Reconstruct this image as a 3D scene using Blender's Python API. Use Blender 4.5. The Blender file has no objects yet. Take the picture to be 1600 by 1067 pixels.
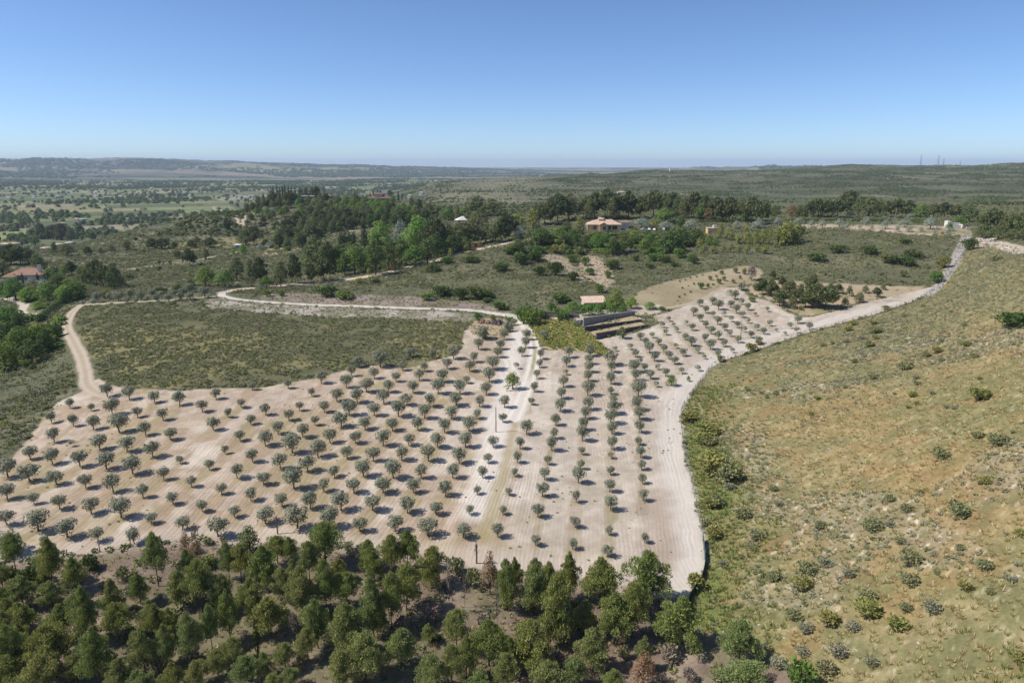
import bpy, math, random
import numpy as np
from mathutils import Vector, Matrix

# ------------------------------------------------------------------ camera, sky, sun, exposure
scene = bpy.context.scene
COL = scene.collection
CAM_Z = 60.0
PITCH = math.radians(14.58)
F = 1067.0                                   # focal length in photo pixels (photo 1600 x 1067)
SENSOR = 36.0
cam_d = bpy.data.cameras.new("camera"); cam = bpy.data.objects.new("camera", cam_d); COL.objects.link(cam)
cam_d.sensor_width = SENSOR; cam_d.lens = F / 1600.0 * SENSOR
cam_d.clip_start = 1.0; cam_d.clip_end = 80000.0
cam.location = (0, 0, CAM_Z); cam.rotation_euler = (math.radians(90) - PITCH, 0, 0)
scene.camera = cam

SUN_ELEV = math.radians(50.0)
SUN_AZ = math.radians(-95.0)                 # from +Y towards +X; negative = to the left, a little behind
world = bpy.data.worlds.new("World"); scene.world = world; world.use_nodes = True
wn = world.node_tree; wn.nodes.clear()
wo = wn.nodes.new("ShaderNodeOutputWorld"); wb = wn.nodes.new("ShaderNodeBackground")
sky = wn.nodes.new("ShaderNodeTexSky"); sky.sky_type = 'NISHITA'; sky.sun_disc = False
sky.sun_elevation = SUN_ELEV; sky.sun_rotation = SUN_AZ
sky.altitude = 600; sky.air_density = 0.68; sky.dust_density = 0.5; sky.ozone_density = 7.0
wb.inputs[1].default_value = 0.15
wn.links.new(sky.outputs[0], wb.inputs[0]); wn.links.new(wb.outputs[0], wo.inputs[0])
sun_d = bpy.data.lights.new("sun", 'SUN'); sun_d.energy = 5.0; sun_d.angle = math.radians(0.53)
sun_d.color = (1.0, 0.95, 0.87)
sun = bpy.data.objects.new("sun", sun_d); COL.objects.link(sun)
sdir = Vector((math.sin(SUN_AZ) * math.cos(SUN_ELEV), math.cos(SUN_AZ) * math.cos(SUN_ELEV), math.sin(SUN_ELEV)))
sun.location = (-200, 60, 300)
sun.rotation_euler = sdir.to_track_quat('Z', 'Y').to_euler()
scene.view_settings.view_transform = 'Standard'; scene.view_settings.look = 'None'
scene.view_settings.exposure = 0.0; scene.view_settings.gamma = 1.0
scene.view_settings.use_curve_mapping = False
scene.cycles.volume_bounces = 1
scene.cycles.max_bounces = 4; scene.cycles.diffuse_bounces = 2; scene.cycles.transparent_max_bounces = 4
scene.cycles.volume_step_rate = 10.0

rng = np.random.default_rng(7)
random.seed(7)

# ------------------------------------------------------------------ noise helpers (numpy)
def _hash(ix, iy, seed):
    h = (ix.astype(np.int64) * 374761393 + iy.astype(np.int64) * 668265263 + seed * 974634777) & 0xFFFFFFFF
    h = ((h ^ (h >> 13)) * 1274126177) & 0xFFFFFFFF
    return ((h ^ (h >> 16)) & 0xFFFFFF) / float(0xFFFFFF)
def vnoise(x, y, seed=0):
    x = np.asarray(x, float); y = np.asarray(y, float)
    xi = np.floor(x); yi = np.floor(y); fx = x - xi; fy = y - yi
    fx = fx * fx * (3 - 2 * fx); fy = fy * fy * (3 - 2 * fy)
    a = _hash(xi, yi, seed); b = _hash(xi + 1, yi, seed); c = _hash(xi, yi + 1, seed); d = _hash(xi + 1, yi + 1, seed)
    return (a + (b - a) * fx) * (1 - fy) + (c + (d - c) * fx) * fy
def fbm(x, y, scale, octv=4, seed=0, gain=0.5):
    """0..1, mean .5"""
    t = 0; a = 1; n = 0; k = 1.0 / scale
    for o in range(octv):
        t = t + a * vnoise(x * k + 17.3 * o, y * k - 9.1 * o, seed + o); n += a; a *= gain; k *= 2.03
    return t / n
def sstep(a, b, x):
    t = np.clip((x - a) / (b - a), 0, 1); return t * t * (3 - 2 * t)

# ------------------------------------------------------------------ terrain heights from surveyed points
def dep(v): return PITCH - math.atan((533.5 - v) / F)
def depth_of(y, z): return y * math.cos(PITCH) + (CAM_Z - z) * math.sin(PITCH)
def x_of(u, y, z): return (u - 800.0) / F * depth_of(y, z)
CP = []
def Z(u, v, z): y = (CAM_Z - z) / math.tan(dep(v)); CP.append((x_of(u, y, z), y, z))
def Y(u, v, y): z = CAM_Z - y * math.tan(dep(v)); CP.append((x_of(u, y, z), y, z))
def W(u, y, z): CP.append((x_of(u, y, z), y, z))
for u in (-400, 0, 300, 600, 900): W(u, 20, -6)
W(1200, 20, 6); W(1600, 20, 16); W(2000, 20, 22)
# near strip: pine wood and olive grove
for u, z0, z1, z2 in ((-150, -4, 0, 0), (0, -4, 0, 0), (250, -4, 0, 0.5), (500, -3, 0, 0), (750, -3, 0, 0), (950, -3, 0, 0)):
    Z(u, 1067, z0); Z(u, 880, z1); Z(u, 700, z2)
Z(1080, 1067, -1); Z(1090, 900, 0); Z(1075, 700, 0.5); Z(1075, 640, 1)
Z(0, 600, -4); Z(-150, 600, -6); Z(0, 520, -8); Z(-150, 520, -10); Z(90, 640, 0); Z(110, 540, -1); Z(60, 560, -4)
Z(130, 480, -1); Z(100, 450, -4); Z(200, 600, 1); Z(350, 600, 1.5); Z(300, 520, 2); Z(500, 520, 2); Z(200, 465, 1)
Z(500, 600, 1); Z(650, 600, 1); Z(700, 520, 2); Z(800, 600, 1); Z(900, 600, 1.5); Z(1000, 640, 1); Z(1040, 600, 1.5)
Z(350, 460, 2); Z(500, 483, 2.0); Z(700, 485, 2.5); Z(810, 500, 2); Z(850, 520, 2.5); Z(920, 560, 2.0); Z(1000, 560, 2.5)
Z(960, 500, 5); Z(900, 475, 6); Z(1000, 480, 6)
# upper right grove and brown plot
Z(1100, 560, 2.5); Z(1180, 545, 3); Z(1150, 500, 4.5); Z(1270, 510, 5); Z(1140, 455, 7.5); Z(1010, 475, 6.5); Z(1080, 440, 9)
Z(1150, 420, 11.5); Z(1000, 455, 8); Z(1400, 475, 8); Z(1460, 452, 10); Z(1290, 470, 7)
# scrub slope up to the houses
Z(450, 440, 2); Z(600, 425, 4.5); Z(700, 402, 8.5); Z(790, 381, 13); Z(750, 440, 5); Z(850, 430, 7)
Z(900, 400, 10); Z(1000, 420, 9); Z(950, 362, 17.5); Z(1100, 380, 15); Z(1050, 358, 18.5); Z(1200, 400, 14.5); Z(860, 372, 15.5)
Z(1300, 400, 15.5); Z(1400, 400, 16.5); Z(1480, 420, 14.5); Z(1250, 352, 22.5); Z(1400, 352, 23); Z(1500, 360, 22.5); Z(1520, 382, 19)
# right hill
Z(1200, 1067, 3); Z(1400, 1067, 9); Z(1600, 1067, 14); Z(1800, 1067, 18); Z(1200, 800, 3); Z(1400, 800, 11); Z(1600, 800, 18); Z(1800, 800, 24)
Z(1200, 640, 5); Z(1400, 640, 13); Z(1600, 640, 22); Z(1800, 640, 28); Z(1300, 540, 8); Z(1500, 540, 17); Z(1650, 540, 25)
Z(1450, 480, 12); Z(1600, 460, 26); Z(1550, 420, 21.5); Z(1600, 400, 26); Z(1750, 430, 33); Z(1540, 385, 21); Z(1620, 386, 25)
Z(1600, 372, 25.5); W(1600, 420, 24); W(1750, 420, 30); W(1500, 520, 24); W(1650, 700, 22)
# left: gully, villa, slope to the ridge spur
Z(0, 460, -7); Z(40, 437, -7); Z(-150, 440, -14); Z(100, 425, -8); Z(200, 430, -5); Z(170, 445, -6); Z(300, 440, -1); Z(0, 400, -14); Z(-150, 400, -24)
Z(250, 410, -3); Z(350, 410, 0); Z(450, 410, 2); W(0, 620, -34); W(-200, 620, -38)
Y(100, 386, 560); Y(200, 362, 640); Y(300, 338, 700); Y(340, 332, 730); Y(400, 328, 760); Y(250, 385, 560); Y(350, 370, 600); Y(430, 372, 600)
W(100, 780, -32); W(200, 850, -32); W(300, 920, -30); W(400, 980, -25); W(500, 1000, -20)
Y(430, 310, 800); Y(480, 307, 800); Y(540, 311, 790); Y(600, 311, 775); Y(660, 321, 750); Y(450, 328, 720); Y(560, 330, 700); Y(520, 365, 560); Y(620, 360, 560); Y(500, 392, 470); Y(600, 390, 470)
W(600, 950, 0); W(700, 950, 4); Y(720, 352, 580); Y(800, 345, 560); Y(760, 368, 470)
# mid right beyond the houses
for u in (900, 1050, 1200, 1350, 1500): W(u, 600, 22)
for u, z in ((800, 8), (900, 10), (1050, 14), (1200, 16), (1350, 18), (1500, 20), (1700, 24)): W(u, 850, z)
Y(700, 312, 1200); Y(850, 310, 1200); Y(1000, 312, 1150); Y(1200, 318, 1100); Y(1400, 322, 1000); Y(1600, 328, 900)
Y(650, 300, 1500); Y(750, 296, 1650); Y(900, 292, 1700); Y(1100, 290, 1700); Y(1300, 288, 1600); Y(1500, 290, 1500); Y(1700, 295, 1400)
Y(680, 288, 2000); Y(800, 281, 2200); Y(900, 276, 2400); Y(1000, 270.5, 2700); Y(1100, 267, 2900); Y(1200, 267, 2900); Y(1300, 259, 3000); Y(1400, 259.5, 3000); Y(1500, 261, 2900); Y(1600, 257, 2900); Y(1800, 254, 2900)
W(700, 2700, -35); W(850, 3300, -30); W(1000, 4000, -30); W(1200, 4500, -30); W(1500, 4500, -20); W(1800, 4500, -10)
# valley
for u, ys in ((-300, (900, 1400, 2200, 3400)), (0, (1000, 1500, 2300, 3600)), (200, (1150, 1700, 2500, 3800)), (400, (1300, 1900, 2800, 4200)), (600, (1500, 2200, 3200, 4600))):
    for y_ in ys: W(u, y_, -45)
# far plateau and hills
for u, v1, v2, v3 in ((-300, 282, 262, 250), (0, 280, 262, 249.5), (100, 281, 264, 248.5), (230, 281, 264, 248), (300, 281, 266, 251), (400, 281, 268, 255), (480, 282, 270, 257.5), (560, 281, 270, 259), (650, 279, 271, 262), (780, 277, 271, 265.5), (920, 275, 271, 268)):
    Y(u, v1, 5000 + u * 0.8); Y(u, v2, 6800 + u * 0.8); Y(u, v3, 9000 + u * .8)
for u in (-300, 0, 300, 600, 900, 1200, 1500, 1800): W(u, 12500, -18); W(u, 20000, -66); 
for u in (1200, 1500, 1800): W(u, 7000, 0)

CP = np.array(CP)
def feat(x, y):
    yy = np.maximum(y, 18.0); return np.stack([1.7 * x / (yy + 40.0), 1.0 * np.log(yy + 40.0)], -1)
_P = feat(CP[:, 0], CP[:, 1])
_C = 0.05
def _phi(d2): return np.sqrt(d2 + _C * _C)
_d2 = ((_P[:, None] - _P[None]) ** 2).sum(-1)
# relative weighting: near points exact, far points exact too (heights are metres; the kernel is local enough)
_A = _phi(_d2) + np.eye(len(CP)) * -0.002
_n = len(CP)
_M = np.zeros((_n + 3, _n + 3)); _M[:_n, :_n] = _A; _M[:_n, _n] = 1; _M[:_n, _n + 1:] = _P; _M[_n, :_n] = 1; _M[_n + 1:, :_n] = _P.T
_w = np.linalg.solve(_M, np.concatenate([CP[:, 2], [0, 0, 0]]))
def H_raw(x, y):
    sh = np.shape(x); x = np.ravel(x); y = np.ravel(y); out = np.empty(len(x))
    for i in range(0, len(x), 60000):
        q = feat(x[i:i + 60000], y[i:i + 60000])
        d = (q ** 2).sum(1)[:, None] + (_P ** 2).sum(1)[None] - 2 * q @ _P.T
        out[i:i + 60000] = _phi(np.maximum(d, 0)) @ _w[:_n] + _w[_n] + q @ _w[_n + 1:]
    return out.reshape(sh)

# terrain grid: x = s * (y + Y0), rows geometric in distance
Y0 = 40.0
s_mid = np.arange(-0.80, 0.8001, 0.0022)
s_out = 0.80 + 0.012 * (1.09 ** np.arange(1, 34) - 1) / 0.09 
S_AX = np.concatenate([-s_out[::-1], s_mid, s_out])
T_AX = np.concatenate([np.arange(math.log(26 + Y0), math.log(400 + Y0), 0.0048), np.arange(math.log(400 + Y0), math.log(2600 + Y0), 0.0085), np.arange(math.log(2600 + Y0), math.log(26000), 0.02)])
_S, _T = np.meshgrid(S_AX, T_AX)
GY = np.exp(_T) - Y0; GX = _S * (GY + Y0)
# evaluate the smooth field on a coarser grid and refine
sc = S_AX[::3]; tc = T_AX[::3]
if sc[-1] != S_AX[-1]: sc = np.append(sc, S_AX[-1])
if tc[-1] != T_AX[-1]: tc = np.append(tc, T_AX[-1])
_Sc, _Tc = np.meshgrid(sc, tc); _yc = np.exp(_Tc) - Y0; _zc = H_raw(_Sc * (_yc + Y0), _yc)
_tmp = np.stack([np.interp(S_AX, sc, _zc[i]) for i in range(len(tc))])
GZ = np.stack([np.interp(T_AX, tc, _tmp[:, j]) for j in range(len(S_AX))], 1)
far = sstep(500, 1500, GY)
hill_mask = np.clip((GZ + 42) / 14.0, 0, 1)             # keep the valley floor flat
def ridged(x, y, sc_, seed):
    return 1 - np.abs(2 * fbm(x, y, sc_, 4, seed) - 1)
GZ += far * hill_mask * (ridged(GX, GY, 420, 3) - 0.72) * 26 * sstep(600, 2200, GY)
vf = sstep(4200, 5600, GY)
GZ += vf * hill_mask * (ridged(GX * 1.1, GY, 1000, 9) - 0.72) * 130 * (1 - .72 * sstep(7800, 8900, GY))
GZ += (fbm(GX, GY, 14, 3, 21) - .5) * 0.7 * (1 - far) + (fbm(GX, GY, 70, 3, 22) - .5) * 2.4 * sstep(200, 420, GY) * (1 - far)

def Hh(x, y):
    """height of the terrain mesh under (x, y)"""
    x = np.asarray(x, float); y = np.asarray(y, float)
    t = np.log(np.maximum(y, 27.0) + Y0); s = x / (np.maximum(y, 27.0) + Y0)
    ti = np.clip(np.searchsorted(T_AX, t) - 1, 0, len(T_AX) - 2); si = np.clip(np.searchsorted(S_AX, s) - 1, 0, len(S_AX) - 2)
    ft = np.clip((t - T_AX[ti]) / (T_AX[ti + 1] - T_AX[ti]), 0, 1); fs = np.clip((s - S_AX[si]) / (S_AX[si + 1] - S_AX[si]), 0, 1)
    a = GZ[ti, si]; b = GZ[ti, si + 1]; c = GZ[ti + 1, si]; d = GZ[ti + 1, si + 1]
    return (a + (b - a) * fs) * (1 - ft) + (c + (d - c) * fs) * ft
_cp, _sp = math.cos(PITCH), math.sin(PITCH)
_YR = np.exp(np.linspace(math.log(45), math.log(22000), 2600))
def place(u, v, ymin=0.0):
    """survey: the ground points seen at photo positions (u, v) -> x, y, z arrays"""
    u = np.atleast_1d(np.asarray(u, float)); v = np.atleast_1d(np.asarray(v, float))
    cx = (u - 800.0) / F; cy = (533.5 - v) / F
    fy = _cp + cy * _sp; fz = -_sp + cy * _cp
    ox = np.empty(len(u)); oy = np.empty(len(u)); ym = np.broadcast_to(np.asarray(ymin, float), u.shape)
    for i in range(0, len(u), 200):
        sl = slice(i, i + 200)
        X = (cx[sl] / fy[sl])[:, None] * _YR[None]; Zr = CAM_Z + (fz[sl] / fy[sl])[:, None] * _YR[None]
        g = Zr - Hh(X, np.broadcast_to(_YR, X.shape)); below = (g < 0) & (_YR[None] > ym[sl][:, None])
        k = np.argmax(below, 1); k = np.where(below.any(1), k, len(_YR) - 1); k = np.maximum(k, 1)
        r = np.arange(len(k)); g0 = g[r, k - 1]; g1 = g[r, k]
        w = np.where(g0 > 0, g0 / np.maximum(g0 - g1, 1e-9), 1.0)
        yy = _YR[k - 1] + (_YR[k] - _YR[k - 1]) * np.clip(w, 0, 1)
        oy[sl] = yy; ox[sl] = cx[sl] / fy[sl] * yy
    return ox, oy, Hh(ox, oy)
def project(x, y, z):
    d = y * _cp + (CAM_Z - z) * _sp; up = (z - CAM_Z) * _cp + y * _sp
    return 800 + F * x / d, 533.5 - F * up / d, d
# olive trees: photo position of the trunk foot, crown width in photo pixels, orchard block, row, place in row
OLIVES = [(81.0,660.7,16.4,'L',1,1), (12.7,745.5,27.8,'L',2,1), (48.1,717.6,20.2,'L',2,2), (84.8,691.1,20.2,'L',2,3), (115.1,665.8,16.4,'L',2,4), 
(142.9,641.7,11.4,'L',2,5), (110.1,638.0,13.9,'L',2,6), (47.3,751.8,27.8,'L',3,1), (82.2,725.2,22.8,'L',3,2), (113.3,697.4,10.1,'L',3,3), (146.7,670.8,20.2,'L',3,4), 
(175.8,648.1,24.0,'L',3,5), (202.4,624.0,19.0,'L',3,6), (168.2,619.7,21.5,'L',4,1), (11.4,779.6,24.0,'L',5,1), (88.6,756.9,22.8,'L',5,2), (125.2,729.0,24.0,'L',5,3), 
(156.4,702.5,22.8,'L',5,4), (187.2,675.9,29.1,'L',5,5), (215.1,651.9,16.4,'L',5,6), (241.6,629.1,17.7,'L',5,7), (11.4,820.1,21.5,'L',6,1), (53.6,787.2,17.7,'L',6,2), 
(15.2,864.4,35.4,'L',7,1), (59.5,829.0,30.4,'L',7,2), (93.6,794.8,22.8,'L',7,3), (134.1,761.9,21.5,'L',7,4), (166.5,732.8,26.6,'L',7,5), (198.6,705.0,22.8,'L',7,6), 
(227.7,679.7,19.0,'L',7,7), (255.0,655.7,16.4,'L',7,8), (280.8,632.9,19.0,'L',7,9), (105.0,839.1,29.1,'L',8,1), (142.9,802.4,25.3,'L',8,2), (177.1,768.2,25.3,'L',8,3), 
(208.0,740.4,26.6,'L',8,4), (239.1,713.9,22.8,'L',8,5), (266.9,687.3,19.0,'L',8,6), (69.6,850.5,12.7,'L',9,1), (316.3,643.0,16.4,'L',10,1), (337.8,623.3,15.7,'L',10,2), 
(153.1,845.4,21.5,'L',11,1), (189.8,808.7,30.4,'L',11,2), (223.9,777.1,19.0,'L',11,3), (256.0,749.3,17.7,'L',11,4), (282.1,724.0,11.4,'L',11,5), 
(334.0,672.1,19.0,'L',12,1), (356.7,651.9,13.2,'L',12,2), (377.0,636.7,12.7,'L',12,3), (394.7,608.9,11.4,'L',12,4), (210.0,849.2,22.8,'L',13,1), 
(236.6,817.6,17.2,'L',13,2), (270.7,787.2,19.0,'L',13,3), (299.8,760.7,16.4,'L',13,4), (327.6,734.1,15.2,'L',13,5), (351.7,708.8,12.1,'L',13,6), 
(375.7,688.6,16.4,'L',13,7), (392.2,663.3,15.2,'L',13,8), (415.2,648.1,16.4,'L',13,9), (450.6,606.6,12.7,'L',14,1), (285.9,826.4,20.2,'L',15,1), 
(316.3,798.6,17.2,'L',15,2), (346.6,772.0,15.7,'L',15,3), (370.7,746.7,20.2,'L',15,4), (394.7,721.4,19.0,'L',15,5), (415.2,696.1,22.8,'L',15,6), 
(434.2,677.2,18.2,'L',15,7), (451.9,656.9,17.7,'L',15,8), (468.3,641.7,13.2,'L',15,9), (487.3,619.0,12.1,'L',15,10), (502.5,599.0,17.7,'L',15,11), 
(341.6,837.8,27.8,'L',16,1), (366.9,807.5,17.7,'L',16,2), (392.2,782.2,20.2,'L',16,3), (412.7,756.9,19.7,'L',16,4), (438.0,731.6,22.8,'L',16,5), 
(456.9,707.5,26.6,'L',16,6), (473.4,683.5,19.7,'L',16,7), (492.3,664.5,13.9,'L',16,8), (507.5,644.3,16.4,'L',16,9), (526.5,626.6,18.2,'L',16,10), 
(541.7,605.6,20.2,'L',16,11), (549.3,587.6,15.2,'L',16,12), (560.7,573.7,16.4,'L',16,13), (415.2,817.6,26.6,'L',17,1), (440.5,791.0,21.5,'L',17,2), 
(459.5,763.2,30.4,'L',17,3), (481.0,736.6,25.3,'L',17,4), (497.4,713.9,25.3,'L',17,5), (516.4,692.3,21.5,'L',17,6), (532.8,667.0,24.0,'L',17,7), 
(546.7,649.3,22.8,'L',17,8), (558.1,629.1,21.5,'L',17,9), (573.3,612.7,21.5,'L',17,10), (584.7,591.4,16.4,'L',17,11), (594.8,573.7,24.0,'L',17,12), 
(464.5,825.2,31.6,'L',18,1), (484.8,794.8,24.8,'L',18,2), (506.3,768.2,19.7,'L',18,3), (522.7,745.5,17.2,'L',18,4), (542.2,716.4,19.0,'L',18,5), 
(555.6,692.3,19.0,'L',18,6), (570.8,670.8,19.7,'L',18,7), (584.7,649.3,19.0,'L',18,8), (599.9,630.4,20.2,'L',18,9), (607.5,612.7,17.2,'L',18,10), 
(618.8,596.5,14.7,'L',18,11), (629.0,578.8,13.9,'L',18,12), (641.6,558.6,15.2,'L',18,13), (515.1,823.9,29.1,'L',19,1), (532.8,797.3,28.3,'L',19,2), 
(553.1,769.5,22.3,'L',19,3), (568.2,744.2,24.8,'L',19,4), (583.4,720.2,21.5,'L',19,5), (598.6,696.1,22.8,'L',19,6), (613.8,673.4,19.7,'L',19,7), 
(622.6,650.6,22.8,'L',19,8), (635.3,632.9,17.7,'L',19,9), (645.4,613.9,17.7,'L',19,10), (655.5,594.0,15.7,'L',19,11), (663.1,580.1,13.2,'L',19,12), 
(563.2,830.2,21.5,'L',20,1), (582.2,797.3,24.5,'L',20,2), (598.6,769.5,24.0,'L',20,3), (614.5,746.7,26.6,'L',20,4), (627.7,718.9,19.7,'L',20,5), 
(639.1,696.1,18.2,'L',20,6), (653.0,672.1,19.0,'L',20,7), (663.1,653.1,19.7,'L',20,8), (672.0,635.4,19.0,'L',20,9), (684.6,615.2,21.5,'L',20,10), 
(692.2,596.5,20.2,'L',20,11), (708.7,561.1,20.2,'L',21,1), (617.6,830.2,24.8,'L',22,1), (636.6,801.1,24.5,'L',22,2), (646.7,769.5,21.5,'L',22,3), 
(658.1,746.7,19.7,'L',22,4), (669.4,720.2,22.8,'L',22,5), (683.4,698.7,22.3,'L',22,6), (694.8,675.9,19.7,'L',22,7), (704.9,654.4,19.7,'L',22,8), 
(712.5,634.2,20.2,'L',22,9), (718.8,615.2,19.0,'L',22,10), (728.9,599.0,11.4,'L',22,11), (698.5,576.3,15.7,'L',22,12), (675.8,559.8,12.7,'L',22,13), 
(668.2,836.6,27.8,'L',23,1), (681.3,803.7,19.7,'L',23,2), (696.0,774.6,22.3,'L',23,3), (707.4,746.7,20.7,'L',23,4), (717.5,724.0,24.0,'L',23,5), 
(727.6,698.7,21.5,'L',23,6), (732.7,673.4,22.3,'L',23,7), (745.4,654.4,13.9,'L',23,8), (749.1,635.4,16.4,'L',23,9), (759.3,616.4,17.2,'L',23,10), 
(764.3,596.5,20.2,'L',23,11), (734.0,580.1,16.4,'L',23,12), (740.3,566.1,15.2,'L',23,13), (747.9,545.9,16.4,'L',24,1), (754.2,530.7,19.0,'L',25,1), 
(770.7,577.5,21.5,'L',26,1), (778.2,558.6,15.7,'L',26,2), (782.0,545.9,13.9,'L',26,3), (787.1,530.7,15.2,'L',26,4), (793.4,518.1,15.2,'L',26,5), 
(785.8,659.5,12.7,'L',27,1), (788.4,636.7,17.7,'L',27,2), (723.8,839.1,22.3,'L',28,1), (734.0,803.7,13.9,'L',28,2), (745.4,772.0,12.7,'L',28,3), 
(754.2,746.7,16.4,'L',28,4), (762.3,722.7,14.4,'L',28,5), (770.7,698.7,16.4,'L',28,6), (778.2,839.1,20.2,'L',29,1), (785.8,803.7,12.7,'L',29,2), 
(794.7,773.3,11.4,'L',29,3), (806.3,576.7,10.1,'R',1,1), (815.2,556.5,12.7,'R',1,2), (821.5,543.9,13.9,'R',1,3), (822.8,531.2,13.9,'R',1,4), (802.5,508.4,10.1,'R',2,1), 
(803.7,744.2,11.4,'R',3,1), (808.8,722.7,14.7,'R',3,2), (812.6,701.2,15.2,'R',3,3), (822.7,678.4,19.0,'R',3,4), (830.1,632.4,10.1,'R',4,1), (834.9,612.2,12.7,'R',4,2), 
(838.5,591.9,11.4,'R',4,3), (843.0,574.2,11.4,'R',4,4), (844.3,561.6,12.7,'R',4,5), (846.8,545.1,8.9,'R',4,6), (850.6,532.5,12.7,'R',4,7), (836.6,851.7,15.2,'R',5,1), 
(840.4,807.5,18.2,'R',5,2), (848.0,775.8,19.7,'R',5,3), (850.5,749.3,15.7,'R',5,4), (855.6,725.2,12.7,'R',5,5), (861.9,703.7,19.0,'R',5,6), (865.7,684.8,13.2,'R',5,7), 
(868.2,664.5,15.2,'R',5,8), (874.6,642.5,17.7,'R',5,9), (876.7,622.8,15.7,'R',5,10), (880.5,604.6,15.2,'R',5,11), (883.0,585.6,8.9,'R',5,12), (884.8,572.9,13.9,'R',5,13), 
(888.6,559.0,13.9,'R',5,14), (894.8,858.1,15.2,'R',6,1), (898.6,823.9,15.2,'R',6,2), (899.9,784.7,15.2,'R',6,3), (903.7,754.3,21.5,'R',6,4), (907.5,732.8,12.7,'R',6,5), 
(908.7,710.1,10.6,'R',6,6), (910.0,689.1,20.2,'R',6,7), (911.3,672.1,16.4,'R',6,8), (915.1,654.4,16.4,'R',6,9), (918.8,640.5,17.7,'R',6,10), (918.9,618.5,20.2,'R',6,11), 
(918.9,595.7,15.2,'R',6,12), (920.2,581.8,15.2,'R',6,13), (920.2,569.2,13.9,'R',6,14), (922.7,556.5,16.4,'R',6,15), (954.8,570.4,20.2,'R',7,1), 
(949.2,868.7,16.4,'R',8,1), (951.2,835.3,12.7,'R',8,2), (953.8,796.1,19.7,'R',8,3), (952.5,768.2,16.4,'R',8,4), (953.8,741.7,12.1,'R',8,5), (953.8,716.4,10.1,'R',8,6), 
(956.0,702.5,18.2,'R',8,7), (956.0,678.4,17.2,'R',8,8), (954.3,662.0,20.2,'R',8,9), (958.6,646.8,19.0,'R',8,10), (957.6,631.6,12.7,'R',8,11), (954.3,616.0,10.6,'R',8,12), 
(954.8,600.0,15.2,'R',8,13), (955.6,581.8,15.7,'R',8,14), (1009.9,876.3,16.4,'R',9,1), (1007.4,847.9,13.2,'R',9,2), (1004.4,782.2,16.4,'R',10,1), 
(1003.6,755.6,13.9,'R',10,2), (1002.3,734.1,13.9,'R',10,3), (1000.3,715.1,15.2,'R',10,4), (996.5,694.9,11.4,'R',10,5), (998.5,675.9,16.4,'R',10,6), 
(999.3,655.7,17.7,'R',10,7), (994.8,640.5,17.7,'R',10,8), (997.3,620.3,22.0,'R',10,9), (993.5,594.5,15.2,'R',10,10), (991.0,581.8,17.7,'R',10,11), 
(960.7,548.9,7.6,'U',1,1), (1025.2,604.6,8.9,'U',2,1), (1016.3,591.9,13.2,'U',2,2), (1007.0,579.3,10.6,'U',2,3), (999.9,569.2,10.1,'U',2,4), (992.8,557.8,10.6,'U',2,5), 
(985.2,546.4,9.6,'U',2,6), (1039.8,588.1,12.1,'U',3,1), (1029.7,577.5,8.9,'U',3,2), (1022.6,564.1,13.9,'U',3,3), (1014.5,551.4,15.7,'U',3,4), (1008.0,540.1,12.1,'U',3,5), 
(1000.4,531.2,11.4,'U',3,6), (1063.6,583.8,9.6,'U',4,1), (1054.3,569.2,12.7,'U',4,2), (1044.9,561.1,12.7,'U',4,3), (1037.3,550.2,11.4,'U',4,4), 
(1029.0,538.8,10.1,'U',4,5), (1019.6,527.4,8.9,'U',4,6), (1087.9,579.8,9.6,'U',5,1), (1067.4,556.5,12.1,'U',5,2), (1055.5,544.4,8.1,'U',5,3), (1039.1,523.6,9.6,'U',5,4), 
(1032.8,512.2,10.1,'U',5,5), (1099.1,561.1,7.6,'U',6,1), (1090.2,551.9,9.6,'U',6,2), (1080.1,540.6,14.7,'U',6,3), (1070.2,531.2,10.6,'U',6,4), (1058.6,519.1,7.6,'U',6,5), 
(1051.7,510.5,6.3,'U',6,6), (1044.1,502.1,8.1,'U',6,7), (1121.3,558.0,11.4,'U',7,1), (1109.9,545.9,15.2,'U',7,2), (1101.1,534.2,12.1,'U',7,3), 
(1081.3,516.5,11.4,'U',7,4), (1071.2,508.4,7.6,'U',7,5), (1143.3,551.2,8.1,'U',8,1), (1130.9,541.8,10.6,'U',8,2), (1121.8,530.4,12.1,'U',8,3), 
(1111.2,522.3,12.7,'U',8,4), (1102.3,512.2,10.6,'U',8,5), (1093.5,502.1,10.6,'U',8,6), (1083.9,493.3,12.1,'U',8,7), (1152.9,535.5,10.6,'U',9,1), 
(1140.3,525.4,9.1,'U',9,2), (1131.9,516.0,10.6,'U',9,3), (1121.3,507.2,12.1,'U',9,4), (1113.2,495.8,9.6,'U',9,5), (1102.3,489.2,11.1,'U',9,6), 
(1093.5,478.6,10.6,'U',9,7), (1184.6,536.8,11.6,'U',10,1), (1173.2,528.2,10.6,'U',10,2), (1162.3,518.6,9.1,'U',10,3), (1151.7,512.2,10.1,'U',10,4), 
(1142.1,502.9,9.6,'U',10,5), (1131.9,494.5,8.1,'U',10,6), (1122.6,483.9,13.9,'U',10,7), (1113.2,475.5,11.4,'U',10,8), (1192.9,522.6,10.6,'U',11,1), 
(1181.5,516.0,10.1,'U',11,2), (1169.4,504.6,7.6,'U',11,3), (1160.5,496.3,10.1,'U',11,4), (1150.4,489.7,12.7,'U',11,5), (1141.6,480.3,11.1,'U',11,6), 
(1226.1,524.1,6.3,'U',12,1), (1212.7,518.6,5.6,'U',12,2), (1203.8,509.7,9.6,'U',12,3), (1179.5,493.8,6.1,'U',12,4), (1168.1,484.6,10.1,'U',12,5), 
(1156.7,475.5,9.6,'U',12,6), (1147.9,468.0,13.9,'U',12,7), (1139.0,460.4,8.1,'U',12,8), (1158.0,454.0,11.4,'U',13,1), (1198.5,486.9,7.6,'U',14,1), 
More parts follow.
